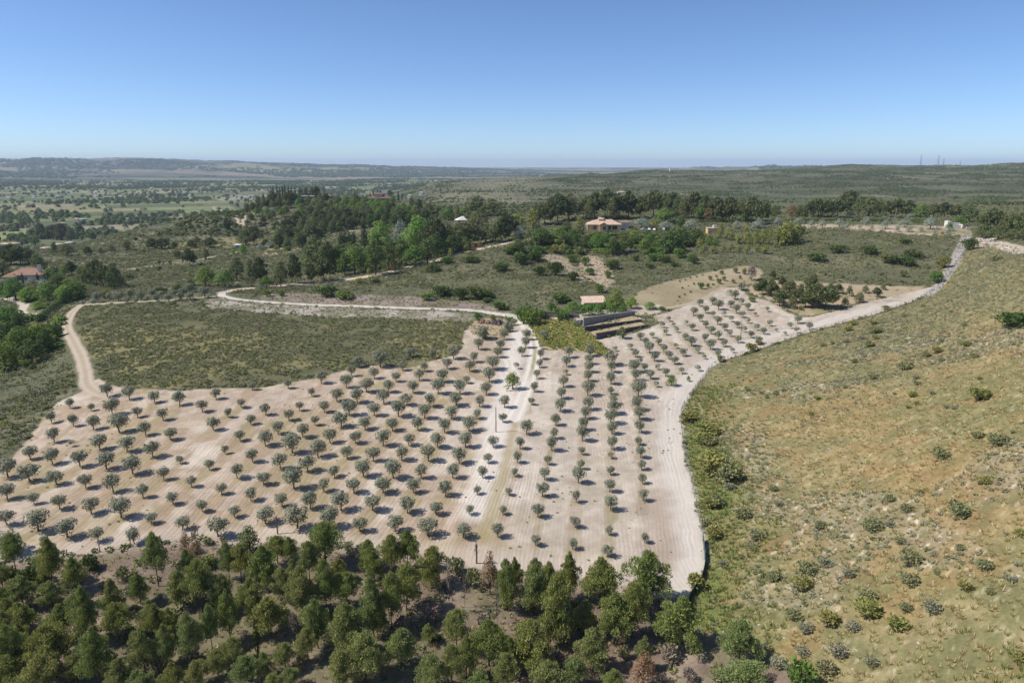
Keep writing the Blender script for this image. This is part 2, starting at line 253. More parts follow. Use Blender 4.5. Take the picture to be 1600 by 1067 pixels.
(1245.5,520.6,9.6,'U',15,1), (1232.9,513.5,10.1,'U',15,2), (1264.5,515.3,11.4,'U',16,1), (1246.3,505.9,12.1,'U',16,2), (130.3,479.3,8.9,'N',1,1), 
(145.5,477.6,8.9,'N',1,2), (153.1,473.0,15.2,'N',1,3), (172.0,467.9,10.1,'N',1,4), (185.2,471.0,13.2,'N',1,5), (197.3,475.0,8.9,'N',1,6), (203.7,466.2,12.7,'N',1,7), 
(212.5,473.8,7.6,'N',1,8), (214.5,464.1,10.1,'N',1,9), (220.6,470.0,12.7,'N',1,10), (230.2,473.0,10.1,'N',1,11), (237.8,462.9,11.4,'N',1,12), (244.9,472.5,10.6,'N',1,13), 
(253.0,464.9,10.1,'N',1,14), (264.4,471.7,11.4,'N',1,15), (274.5,462.9,10.1,'N',1,16), (282.1,469.2,11.4,'N',1,17), (287.2,462.9,11.4,'N',1,18), 
(297.3,469.2,11.4,'N',1,19), (298.5,456.6,12.7,'N',1,20), (320.1,465.4,15.7,'N',1,21),]
 
# ------------------------------------------------------------------ material helpers
def new_mat(name):
    m = bpy.data.materials.new(name); m.use_nodes = True; nt = m.node_tree; nt.nodes.clear()
    return m, nt
def N(nt, t, **kw):
    n = nt.nodes.new(t)
    for k, v in kw.items():
        if hasattr(n, k): setattr(n, k, v)
        else: n.inputs[k].default_value = v
    return n
def L(nt, a, b): nt.links.new(a, b)
def mathn(nt, op, a, b=None, c=None):
    n = nt.nodes.new("ShaderNodeMath"); n.operation = op
    for i, x in enumerate((a, b, c)):
        if x is None: continue
        if isinstance(x, (int, float)): n.inputs[i].default_value = x
        else: nt.links.new(x, n.inputs[i])
    return n.outputs[0]
def mixc(nt, fac, a, b, mode='MIX'):
    n = nt.nodes.new("ShaderNodeMix"); n.data_type = 'RGBA'; n.blend_type = mode
    for s, x in ((n.inputs[0], fac), (n.inputs[6], a), (n.inputs[7], b)):
        if isinstance(x, (int, float)): s.default_value = x
        elif isinstance(x, tuple): s.default_value = (*x, 1) if len(x) == 3 else x
        else: nt.links.new(x, s)
    return n.outputs[2]
def ramp(nt, fac, stops):
    n = nt.nodes.new("ShaderNodeValToRGB"); e = n.color_ramp.elements
    while len(e) < len(stops): e.new(0.5)
    for i, (p, c) in enumerate(stops):
        e[i].position = p; e[i].color = (*c, 1) if len(c) == 3 else c
    nt.links.new(fac, n.inputs[0]); return n.outputs[0]
def noise(nt, scale, detail=3, vec=None, rough=.55, out='Fac'):
    n = nt.nodes.new("ShaderNodeTexNoise"); n.inputs['Scale'].default_value = scale; n.inputs['Detail'].default_value = detail
    n.inputs['Roughness'].default_value = rough
    if vec is not None: nt.links.new(vec, n.inputs['Vector'])
    return n.outputs[out]
def simple_mat(name, col, rough=.9, var=.25, scale=2.0, col2=None, spec=.2, bump=0.0, metallic=0.0):
    m, nt = new_mat(name); o = N(nt, "ShaderNodeOutputMaterial"); b = N(nt, "ShaderNodeBsdfPrincipled")
    tc = N(nt, "ShaderNodeTexCoord"); nz = noise(nt, scale, 4, tc.outputs['Object'])
    c2 = col2 or tuple(c * (1 - var) for c in col); c1 = tuple(min(1, c * (1 + var * .5)) for c in col)
    L(nt, ramp(nt, nz, [(.35, c2), (.65, c1)]), b.inputs['Base Color'])
    b.inputs['Roughness'].default_value = rough; b.inputs['Specular IOR Level'].default_value = spec; b.inputs['Metallic'].default_value = metallic
    if bump:
        bn = N(nt, "ShaderNodeBump"); bn.inputs['Strength'].default_value = bump; bn.inputs['Distance'].default_value = .05
        L(nt, nz, bn.inputs['Height']); L(nt, bn.outputs[0], b.inputs['Normal'])
    L(nt, b.outputs[0], o.inputs[0]); return m

# ------------------------------------------------------------------ ground zones, surveyed as outlines
def poly_w(pts, ymin=0):
    """outline surveyed at photo positions -> world xy, resampled smoothly"""
    p = np.array(pts, float); x, y, z = place(p[:, 0], p[:, 1], ymin)
    q = np.stack([x, y], 1); n = len(q); out = []
    for i in range(n):
        p0, p1, p2, p3 = q[i - 1], q[i], q[(i + 1) % n], q[(i + 2) % n]
        for t in (0, .25, .5, .75):
            out.append(.5 * ((2 * p1) + (-p0 + p2) * t + (2 * p0 - 5 * p1 + 4 * p2 - p3) * t * t + (-p0 + 3 * p1 - 3 * p2 + p3) * t ** 3))
    return np.array(out)
def line_w(pts, ymin=0):
    p = np.array(pts, float); x, y, z = place(p[:, 0], p[:, 1], ymin)
    q = np.stack([x, y], 1); q = np.vstack([2 * q[0] - q[1], q, 2 * q[-1] - q[-2]]); out = []
    for i in range(1, len(q) - 2):
        p0, p1, p2, p3 = q[i - 1], q[i], q[i + 1], q[i + 2]
        for t in (0, .2, .4, .6, .8):
            out.append(.5 * ((2 * p1) + (-p0 + p2) * t + (2 * p0 - 5 * p1 + 4 * p2 - p3) * t * t + (-p0 + 3 * p1 - 3 * p2 + p3) * t ** 3))
    out.append(q[-2]); return np.array(out)
def seg_dist(X, Yy, P, closed, want_side=False):
    d = np.full(X.shape, 1e9); side = np.zeros(X.shape)
    Q = np.vstack([P, P[:1]]) if closed else P
    for a, b in zip(Q[:-1], Q[1:]):
        e = b - a; l2 = max((e ** 2).sum(), 1e-9)
        t = np.clip(((X - a[0]) * e[0] + (Yy - a[1]) * e[1]) / l2, 0, 1)
        dx = X - a[0] - t * e[0]; dy = Yy - a[1] - t * e[1]; dd = dx * dx + dy * dy
        if want_side:
            m = dd < d; side = np.where(m, np.sign(e[0] * dy - e[1] * dx), side)
        d = np.minimum(d, dd)
    d = np.sqrt(d)
    return d * side if want_side else d
def inside(X, Yy, P):
    c = np.zeros(X.shape, bool); Q = np.vstack([P, P[:1]])
    for (x0, y0), (x1, y1) in zip(Q[:-1], Q[1:]):
        if y0 == y1: continue
        m = ((y0 > Yy) != (y1 > Yy)) & (X < (x1 - x0) * (Yy - y0) / (y1 - y0) + x0); c ^= m
    return c
FX = GX.ravel(); FY = GY.ravel(); FZ = GZ.ravel(); NV = len(FX)
EDGE_N = (fbm(FX, FY, 3.0, 3, 40) - .5) * 2
def zone_sd(P, pad=8):
    """signed distance to a closed outline (negative inside) for terrain points near it; others +1e3"""
    out = np.full(NV, 1e3)
    lo = P.min(0) - pad; hi = P.max(0) + pad
    k = np.nonzero((FX > lo[0]) & (FX < hi[0]) & (FY > lo[1]) & (FY < hi[1]))[0]
    if len(k) == 0: return out
    d = seg_dist(FX[k], FY[k], P, True); out[k] = np.where(inside(FX[k], FY[k], P), -d, d); return out
def road_d(P, pad=8, side=False):
    out = np.full(NV, 1e3); lo = P.min(0) - pad; hi = P.max(0) + pad
    k = np.nonzero((FX > lo[0]) & (FX < hi[0]) & (FY > lo[1]) & (FY < hi[1]))[0]
    out[k] = seg_dist(FX[k], FY[k], P, False, side); return out

GROVE = poly_w([(-120, 850), (-120, 770), (-40, 745), (0, 728), (20, 714), (42, 690), (60, 665), (78, 642), (95, 626), (122, 615), (140, 602), (152, 592),
    (168, 600), (190, 606), (230, 608), (280, 610), (340, 607), (400, 606), (455, 597), (500, 590), (520, 584), (548, 577), (590, 571), (640, 574), (682, 561), (713, 554), (722, 540),
    (728, 512), (742, 512), (748, 526), (790, 527), (806, 500), (824, 500), (838, 520), (842, 543), (855, 547), (900, 549), (944, 557), (956, 561), (945, 546), (925, 530), (950, 527), (985, 522), (1012, 514), (1030, 506), (1022, 495), (1036, 490), (1062, 481), (1096, 468), (1118, 455),
    (1140, 450), (1160, 453), (1168, 462), (1200, 470), (1226, 486), (1256, 496), (1290, 490), (1330, 479), (1390, 464), (1440, 451), (1458, 453),
    (1420, 473), (1360, 493), (1302, 509), (1258, 521), (1182, 547), (1121, 567), (1096, 592), (1076, 620), (1062, 645), (1065, 690), (1075, 740),
    (1085, 790), (1096, 850), (1097, 880), (1086, 912), (1070, 932), (1040, 926), (980, 914), (900, 902), (850, 896), (760, 890), (690, 872), (640, 859), (560, 862), (520, 852),
    (420, 846), (310, 838), (260, 846), (180, 856), (120, 868), (25, 868), (-20, 885)])
HILL = poly_w([(1462, 452), (1480, 432), (1496, 408), (1512, 390), (1540, 386), (1600, 393), (1700, 400), (1900, 430), (2000, 700), (2100, 1067), (1700, 1400), (1300, 1300), (1160, 1250), (1080, 1067), (1075, 960), (1078, 935), (1092, 915),
    (1101, 885), (1100, 850), (1089, 790), (1078, 740), (1068, 690), (1065, 645), (1079, 621), (1099, 593), (1124, 568), (1183, 549), (1260, 523), (1303, 511), (1361, 495), (1421, 475)])
WOOD = poly_w([(-300, 885), (-20, 887), (25, 870), (120, 870), (180, 858), (260, 848), (310, 840), (420, 848), (520, 854), (560, 864), (640, 861), (690, 874), (760, 892), (850, 898), (900, 904), (980, 916), (1040, 928), (1066, 936), (1072, 965), (1110, 990), (1170, 1010), (1240, 1040), (1300, 1100), (1300, 1300), (500, 1500), (-400, 1400)])
SCRUB = poly_w([(126, 482), (200, 480), (330, 484), (450, 493), (600, 498), (726, 503), (723, 530), (714, 552), (682, 559), (640, 572), (590, 569), (546, 575), (500, 588), (455, 595), (400, 603), (340, 604), (280, 607), (230, 605), (190, 603), (160, 592), (148, 575), (138, 545), (124, 520), (116, 505)])
PLOT = poly_w([(985, 476), (1000, 456), (1040, 441), (1090, 429), (1130, 421), (1165, 415), (1192, 425), (1172, 444), (1140, 448), (1116, 454), (1095, 466), (1060, 479), (1012, 487)])
PINEPLOT = poly_w([(1168, 450), (1195, 438), (1300, 443), (1440, 448), (1390, 463), (1330, 477), (1290, 488), (1256, 494), (1226, 484), (1200, 468), (1172, 460)])
VINES = poly_w([(828, 505), (870, 500), (900, 503), (915, 512), (930, 530), (948, 548), (955, 560), (940, 556), (900, 548), (855, 545), (842, 535)])
TERRACE = poly_w([(1245, 352), (1330, 351), (1420, 352), (1500, 355), (1515, 367), (1440, 368), (1350, 360), (1262, 358)])
YARD = poly_w([(830, 495), (900, 487), (930, 484), (1000, 478), (1030, 476), (1030, 490), (990, 492), (930, 498), (905, 503), (880, 500)])
BANK = poly_w([(322, 469), (345, 464), (365, 470), (400, 474), (480, 479), (600, 484), (730, 489), (742, 497), (728, 503), (600, 497), (450, 491), (340, 483), (322, 478)])
SLOPE = poly_w([(400, 466), (440, 458), (520, 460), (600, 462), (700, 470), (790, 482), (790, 490), (740, 484), (650, 480), (540, 476), (440, 472)])
ERODE = poly_w([(905, 405), (930, 400), (950, 415), (960, 435), (945, 455), (925, 440), (910, 425)])
ERODE2 = poly_w([(850, 398), (880, 402), (900, 418), (915, 440), (905, 440), (880, 420), (855, 408)])
RUBBLE = poly_w([(1520, 374), (1555, 372), (1575, 380), (1640, 390), (1640, 396), (1560, 388), (1522, 386)])
PILE_YARD = poly_w([(735, 505), (760, 497), (805, 500), (795, 512), (790, 526), (748, 525), (736, 520)])
# roads: centre line, half width, colour, wheel ruts
ROADS = [
    ("dirt_track", line_w([(128, 476), (113, 488), (104, 508), (113, 530), (126, 555), (133, 580), (136, 600), (152, 613), (185, 620), (240, 621), (300, 628)]), 1.9, (.43, .35, .27)),
    ("dirt_track", line_w([(126, 477), (180, 473), (250, 470), (300, 466), (342, 463)]), 1.4, (.43, .35, .26)),
    ("gravel_road", line_w([(800, 494), (780, 491), (755, 487), (720, 484), (650, 482), (600, 480), (540, 478), (480, 476), (430, 473), (390, 470), (362, 466), (346, 461), (352, 456)]), 1.7, (.60, .54, .46)),
    ("dirt_road", line_w([(348, 457), (375, 452), (450, 446), (540, 437), (600, 427), (640, 417), (680, 408), (702, 400), (740, 391), (790, 381), (830, 372)]), 2.7, (.56, .44, .35)),
    ("grove_track", line_w([(790, 492), (812, 498), (824, 515), (832, 530), (836, 545), (834, 565), (828, 590), (815, 625), (802, 655)]), 2.1, (.58, .52, .45)),
    ("rocky_path", line_w([(1448, 462), (1466, 447), (1478, 430), (1490, 412), (1497, 396), (1506, 378), (1512, 366)]), 2.2, (.36, .32, .29)),
    ("dirt_path", line_w([(985, 488), (1030, 483), (1070, 476), (1100, 465), (1118, 455), (1135, 450), (1165, 449)]), 1.0, (.42, .34, .24)),
    ("dirt_path", line_w([(1300, 449), (1360, 448), (1440, 449)]), .8, (.42, .34, .24)),
    ("hill_path", line_w([(190, 423), (230, 417), (262, 412), (300, 409), (330, 402), (362, 396), (400, 387), (432, 383)], 200), 1.2, (.43, .36, .25)),
    ("ridge_path", line_w([(333, 323), (336, 328), (350, 332), (366, 334), (385, 336), (402, 338), (392, 330)], 500), 1.8, (.50, .40, .30)),
    ("villa_drive", line_w([(-30, 468), (0, 466), (26, 469), (38, 476), (34, 488), (44, 492), (62, 491)], 200), 1.9, (.50, .43, .35)),
    ("terrace_path", line_w([(1260, 352), (1340, 356), (1440, 366), (1500, 366)], 300), 1.0, (.46, .38, .28)),
    ("hill_path", line_w([(1520, 377), (1560, 381), (1600, 389), (1680, 398)], 100), 1.6, (.46, .38, .29)),
]
def mixin(base, col, w): w = w[:, None]; return base * (1 - w) + np.asarray(col) * w
f1 = fbm(FX, FY, 6, 4, 50); f2 = fbm(FX, FY, 25, 4, 51); f3 = fbm(FX, FY, 90, 4, 52); f4 = fbm(FX, FY, 1.2, 3, 53); f5 = fbm(FX, FY, 11, 4, 54)
# default: mediterranean scrub slope
base = np.outer(np.ones(NV), (.12, .122, .068))
base = mixin(base, (.21, .19, .10), sstep(.50, .72, f2) * .6)
base = mixin(base, (.28, .235, .16), sstep(.60, .72, f5) * .4)
base = mixin(base, (.075, .082, .038), sstep(.52, .7, f1) * .5)
cls = np.zeros(NV, int)
CLS = ["scrub_hillside", "olive_grove_soil", "grassy_hillside", "pine_wood_floor", "scrub_field", "ploughed_plot", "pine_plot_soil", "vineyard_soil", "terrace_soil", "gravel_yard",
       "stony_bank", "bare_slope", "rubble_ground", "valley_floor", "far_hills", "dirt_track", "gravel_road", "dirt_road", "grove_track", "rocky_path", "dirt_path", "hill_path", "ridge_path", "villa_drive", "terrace_path"]
CI = {n: i for i, n in enumerate(CLS)}
# distance: right-hand hills, valley, far hills
far_r = sstep(560, 760, FY + (f3 - .5) * 200)
fx4 = fbm(FX, FY, 160, 5, 60); fx5 = fbm(FX * .6, FY, 60, 4, 61)
hillc = np.outer(np.ones(NV), (.12, .122, .07)); hillc = mixin(hillc, (.20, .18, .105), sstep(.52, .68, fx4) * .8); hillc = mixin(hillc, (.055, .065, .034), sstep(.46, .60, fx5) * .8)
base = base * (1 - far_r[:, None]) + hillc * far_r[:, None]
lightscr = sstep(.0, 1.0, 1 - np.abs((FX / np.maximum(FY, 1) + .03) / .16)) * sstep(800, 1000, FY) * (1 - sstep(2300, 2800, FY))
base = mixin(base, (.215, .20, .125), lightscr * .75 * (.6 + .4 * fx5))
val = sstep(-38.5, -42.5, FZ - (f3 - .5) * 3) * (FY > 700) * (1 - sstep(4700, 5200, FY))
# fields of the valley: skewed strips cut by a road grid
ang = .5; vx = FX * math.cos(ang) + FY * math.sin(ang); vy = -FX * math.sin(ang) + FY * math.cos(ang)
ci = np.floor(vx / 210 + .35 * np.floor(vy / 130)); cj = np.floor(vy / 130)
hf = _hash(ci, cj, 77); pal = np.array([(.20, .22, .09), (.15, .17, .075), (.25, .235, .12), (.11, .125, .06), (.28, .245, .16), (.17, .195, .08), (.14, .14, .085), (.22, .225, .11)])
fc = pal[(hf * 7.999).astype(int)] * (0.85 + .3 * f2)[:, None]
ed = np.minimum(np.abs(vx / 210 + .35 * np.floor(vy / 130) - np.round(vx / 210 + .35 * np.floor(vy / 130))) * 210, np.abs(vy / 130 - np.round(vy / 130)) * 130)
fc = mixin(fc, (.06, .07, .035), (ed < 7) * .7)
base = base * (1 - val[:, None]) + fc * val[:, None]
fh = sstep(4700, 5300, FY + (f3 - .5) * 400)
g1 = fbm(FX * .5, FY, 700, 5, 70); g2 = fbm(FX * .35, FY * 1.0, 260, 5, 71)
fhc = np.outer(np.ones(NV), (.135, .12, .08)); fhc = mixin(fhc, (.045, .055, .035), sstep(.49, .57, g2) * .9); fhc = mixin(fhc, (.26, .21, .14), sstep(.53, .62, g1) * .85); fhc = mixin(fhc, (.22, .24, .09), (sstep(.60, .66, fbm(FX * .4, FY, 900, 2, 72))) * .6)
base = base * (1 - fh[:, None]) + fhc * fh[:, None]
cls[far_r > .999] = CI["scrub_hillside"]; cls[val > .5] = CI["valley_floor"]; cls[fh > .5] = CI["far_hills"]
# green strip on the skyline under the pylons
gs = zone_sd(np.array([(1500., 2420.), (1620, 2950), (1960, 2950), (1780, 2420)]), 60); base = mixin(base, (.24, .27, .09), sstep(8, -8, gs))

def paint(P, name, col, soft=.5, amp=.8, pad=10):
    global base
    sd = zone_sd(P, pad) + EDGE_N * amp; w = sstep(soft, -soft, sd)
    if name: cls[sd < 0] = CI[name]
    c = np.broadcast_to(np.asarray(col, float), (NV, 3)); base = base * (1 - w[:, None]) + c * w[:, None]; return sd, w
# shrubby field inside the bend
sc_col = np.outer(np.ones(NV), (.135, .128, .065)); sc_col = mixin(sc_col, (.23, .20, .095), sstep(.50, .68, f2 + .12 * sstep(270, 200, FY)) * .85); sc_col = mixin(sc_col, (.07, .078, .04), sstep(.5, .66, f1) * .6)
paint(SCRUB, "scrub_field", sc_col, .5, 1.2)
# grassy hill
gr = np.outer(np.ones(NV), (.245, .222, .112))
gr = mixin(gr, (.325, .235, .115), sstep(.46, .64, fbm(FX, FY, 15, 5, 80)) * .75)
gr = mixin(gr, (.19, .19, .085), sstep(.44, .66, fbm(FX, FY, 20, 5, 81)) * .75)
stone_n = fbm(FX, FY, 22, 4, 82)
sdH = zone_sd(HILL, 30)
edge_d = -sdH
stony = np.clip(sstep(.52, .66, stone_n), 0, 1) * sstep(4, 10, edge_d)
gr = mixin(gr, (.285, .25, .18), stony * .65)
gr = mixin(gr, (.42, .38, .31), stony * sstep(.62, .70, f4) * .5)
gr = mixin(gr, (.42, .33, .20), sstep(.66, .72, f4) * .35)
gr = mixin(gr, (.17, .175, .09), sstep(150, 200, FY + (f2 - .5) * 60) * .7)
g6 = fbm(FX, FY, 2.4, 4, 84); g7 = fbm(FX, FY, .7, 3, 85)
gr = mixin(gr, (.19, .185, .09), sstep(.52, .66, g6) * .7); gr = mixin(gr, (.37, .31, .175), sstep(.46, .34, g6) * .4); gr = mixin(gr, (.31, .205, .10), sstep(.56, .7, fbm(FX, FY, 5, 4, 86)) * .5)
gr = mixin(gr, (.54, .48, .40), sstep(.70, .80, g7) * (.35 + .6 * stony))
gr = mixin(gr, (.15, .195, .06), sstep(11, 2, edge_d + (f5 - .5) * 14) * sstep(165, 135, FY) * .85)
gr = gr * (.60 + .58 * g7)[:, None] * np.array([1.02, .98, .90])
w = sstep(.3, -.3, sdH + EDGE_N * .4); base = base * (1 - w[:, None]) + gr * w[:, None]; cls[sdH + EDGE_N * .4 < 0] = CI["grassy_hillside"]
# wood floor
wf = np.outer(np.ones(NV), (.20, .15, .115)); wf = mixin(wf, (.30, .235, .175), sstep(.5, .66, f5)); wf = mixin(wf, (.15, .14, .075), sstep(.52, .66, f2) * .7); wf = wf * (.7 + .6 * f4)[:, None]
paint(WOOD, "pine_wood_floor", wf, .6, 1.4)
# soil of the olive grove
gsoil = np.outer(np.ones(NV), (.455, .36, .275))
rightw = sstep(-12, 6, FX + (f2 - .5) * 16 - (FY - 90) * .02)
gsoil = mixin(gsoil, (.465, .40, .33), rightw)
gsoil = mixin(gsoil, (.36, .27, .18), sstep(.50, .68, f2) * .55 * (1 - rightw * .5))
gsoil = mixin(gsoil, (.33, .28, .14), sstep(.57, .70, fbm(FX, FY, 9, 4, 90)) * .6 * (1 - rightw * .75))
gsoil = mixin(gsoil, (.60, .53, .45), sstep(.55, .70, fbm(FX, FY, 13, 4, 91)) * .7)
# untilled, weedy strips along the tree rows and a darker disc of old leaves under each tree
_ou = np.array([(t[0], t[1]) for t in OLIVES]); _px, _py, _pz = place(_ou[:, 0], _ou[:, 1]); _gm = np.nonzero((FY > 70) & (FY < 340) & (FX > -170) & (FX < 150))[0]
_dr = np.full(len(_gm), 1e3); _dt = np.full(len(_gm), 1e3); _rows = {}
for i, t in enumerate(OLIVES): _rows.setdefault((t[3], t[4]), []).append(i)
for (bk, _), ii in _rows.items():
    if bk == 'N': continue
    P = np.stack([_px[ii], _py[ii]], 1)
    if len(P) > 2:
        P = np.vstack([P[0] + (P[0] - P[1]) * .6, P, P[-1] + (P[-1] - P[-2]) * .6]); lo = P.min(0) - 4; hi = P.max(0) + 4
        kk = np.nonzero((FX[_gm] > lo[0]) & (FX[_gm] < hi[0]) & (FY[_gm] > lo[1]) & (FY[_gm] < hi[1]))[0]; _dr[kk] = np.minimum(_dr[kk], seg_dist(FX[_gm][kk], FY[_gm][kk], P, False) * (1 if bk == 'L' else 1.8))
    for q in zip(_px[ii], _py[ii]):
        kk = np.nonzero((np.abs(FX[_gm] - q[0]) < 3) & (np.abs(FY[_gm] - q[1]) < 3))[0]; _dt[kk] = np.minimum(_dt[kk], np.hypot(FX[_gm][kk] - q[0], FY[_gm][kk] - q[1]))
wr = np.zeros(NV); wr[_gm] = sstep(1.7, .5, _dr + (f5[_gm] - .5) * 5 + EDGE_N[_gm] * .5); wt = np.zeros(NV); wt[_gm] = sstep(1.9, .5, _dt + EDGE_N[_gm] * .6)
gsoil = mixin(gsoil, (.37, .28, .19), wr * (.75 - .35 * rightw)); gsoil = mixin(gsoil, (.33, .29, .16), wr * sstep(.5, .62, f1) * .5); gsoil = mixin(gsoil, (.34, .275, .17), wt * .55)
gsoil = mixin(gsoil, (.62, .54, .45), (1 - wr) * sstep(.48, .60, fbm(FX, FY, 2.6, 3, 93)) * .35)
gsoil = gsoil * (.78 + .30 * f4)[:, None] * np.array([1.0, .985, .96])
sdG, wG = paint(GROVE, "olive_grove_soil", gsoil, .35, .6)
# pale driven strip through the middle of the grove, grassy strip beside the telephone pole
def strip(pts, hw, col, wmax, cn=None, soft=1.2, nz=1.0):
    global base
    d = road_d(line_w(pts), 12); w = sstep(hw + soft, hw - soft, d + EDGE_N * nz) * wmax; base = mixin(base, col, w)
    if cn: cls[d < hw] = CI[cn]
strip([(812, 520), (802, 560), (793, 600), (783, 640), (775, 680), (764, 730), (745, 800)], 3.0, (.66, .60, .53), .75, None, 1.8)
strip([(812, 640), (800, 680), (788, 730), (770, 790), (752, 850)], 1.1, (.33, .27, .14), .7, None, .8)
strip([(-20, 872), (100, 860), (260, 838), (420, 838), (560, 852), (700, 866), (850, 886), (1000, 914)], 2.6, (.50, .42, .34), .6, None, 1.5)
strip([(1400, 473), (1300, 500), (1178, 533), (1090, 580), (1058, 628), (1048, 690), (1060, 745), (1070, 800), (1080, 860), (1070, 900), (1035, 914)], 2.7, (.53, .48, .415), .8, None, 1.0)
strip([(1018, 770), (1025, 800), (1032, 840), (1028, 880)], 2.6, (.35, .275, .21), .75, None, 2.0, 2.0)
paint(PLOT, "ploughed_plot", mixin(np.outer(np.ones(NV), (.29, .235, .14)), (.36, .295, .19), sstep(.45, .7, f5)), .5, .8)
paint(PINEPLOT, "pine_plot_soil", mixin(np.outer(np.ones(NV), (.37, .29, .19)), (.25, .22, .10), sstep(.48, .64, f5)), .5, 1.0)
paint(VINES, "vineyard_soil", (.42, .35, .22), .4, .5)
paint(TERRACE, "terrace_soil", mixin(np.outer(np.ones(NV), (.42, .33, .24)), (.25, .22, .12), sstep(.5, .66, f5)), .6, 1.0)
paint(YARD, "gravel_yard", (.46, .39, .31), .6, .8)
paint(BANK, "stony_bank", mixin(np.outer(np.ones(NV), (.40, .35, .29)), (.22, .20, .13), sstep(.40, .58, f1)), .5, .9)
paint(SLOPE, "bare_slope", mixin(np.outer(np.ones(NV), (.27, .215, .175)), (.18, .155, .10), sstep(.45, .62, f1)), 1.2, 1.5)
paint(ERODE, "bare_slope", (.37, .29, .205), 1.5, 3); paint(ERODE2, "bare_slope", (.31, .25, .18), 1.2, 3)
paint(RUBBLE, "rubble_ground", mixin(np.outer(np.ones(NV), (.42, .35, .28)), (.58, .50, .42), sstep(.5, .6, f1)), .6, 1)
paint(PILE_YARD, "bare_slope", (.38, .29, .18), .8, 1)
# small fields of the middle distance on the left
for pts, col, ym in (([(250, 395), (330, 390), (420, 380), (430, 372), (330, 372), (260, 384)], (.24, .21, .10), 300), ([(-60, 380), (60, 372), (58, 363), (-60, 365)], (.25, .26, .12), 600),
                     ([(405, 400), (450, 395), (480, 380), (430, 385)], (.30, .25, .15), 300), ([(490, 372), (560, 350), (575, 352), (520, 378)], (.27, .25, .16), 400)):
    paint(poly_w(pts, ym), None, col, 3, 3, 20)
ROAD_NEAR = np.full(NV, 1e3)
for nm, P, hw, col in ROADS:
    d = road_d(P, 14); dd = d + EDGE_N * .35; far_ = hw * 2.2 if P[:, 1].min() > 450 else hw
    w = sstep(hw + .35, hw - .35, dd); base = mixin(base, np.asarray(col) , w * .95); cls[dd < hw] = CI[nm]
    if nm in ("grove_track", "dirt_track", "hill_path", "dirt_road"):
        gm_ = sstep(.75, .3, d + EDGE_N * .15) * (.8 * sstep(180, 195, FY) * sstep(.35, .5, f5) if nm == "grove_track" else .28); base = mixin(base, (.24, .23, .085), gm_)
        if nm == "grove_track": base = mixin(base, (.66, .60, .52), sstep(.55, .25, np.abs(d - 1.15) + EDGE_N * .12))
        else: base = mixin(base, np.asarray(col) * 1.14, sstep(.5, .2, np.abs(d - hw * .55)) * .7)
    ROAD_NEAR = np.minimum(ROAD_NEAR, d - hw)
shore = sstep(2.6, 0, np.abs(road_d(ROADS[4][1], 10)) - 2.2)
base = np.clip(base, 0.01, 0.8)

# furrow lines: surveyed tractor lines with a running distance
FUR = [([(0, 765), (70, 705), (134, 653)], 0), ([(108, 853), (215, 755), (326, 661)], 16), ([(255, 853), (340, 770), (415, 690), (470, 625)], 29), ([(400, 845), (460, 760), (520, 690), (600, 600)], 41),
       ([(552, 853), (660, 730), (740, 650), (780, 600)], 54), ([(665, 853), (740, 720), (785, 620), (800, 560)], 64), ([(796, 853), (826, 741), (842, 620), (850, 560)], 78), ([(882, 870), (893, 750), (890, 640), (880, 565)], 88),
       ([(985, 880), (962, 750), (940, 650), (920, 570)], 98), ([(1040, 900), (1035, 800), (1010, 700), (1000, 640)], 104), ([(1094, 880), (1083, 790), (1072, 740), (1062, 690), (1060, 645), (1092, 592)], 111),
       ([(1180, 545), (1300, 508)], 118), ([(980, 530), (1060, 560)], 98), ([(1040, 500), (1150, 540)], 108)]
_fp = []; _fv = []
for pts, val_ in FUR:
    P = line_w(pts)
    for q in P[::2]: _fp.append(q); _fv.append(val_)
_fp = np.array(_fp); _fv = np.array(_fv, float); _D = np.sqrt(((_fp[:, None] - _fp[None]) ** 2).sum(-1) + 9)
_fw = np.linalg.solve(np.block([[_D - 4.0 * np.eye(len(_fp)), np.ones((len(_fp), 1))], [np.ones((1, len(_fp))), np.zeros((1, 1))]]), np.append(_fv, 0))
fur = np.zeros(NV); k = np.nonzero(sdG < 6)[0]
for i in range(0, len(k), 50000):
    kk = k[i:i + 50000]; D = np.sqrt((FX[kk, None] - _fp[:, 0]) ** 2 + (FY[kk, None] - _fp[:, 1]) ** 2 + 9); fur[kk] = D @ _fw[:-1] + _fw[-1]
famp = sstep(0, -1.5, sdG) * (.35 + .65 * sstep(.35, .55, f2)) * (cls == CI["olive_grove_soil"])

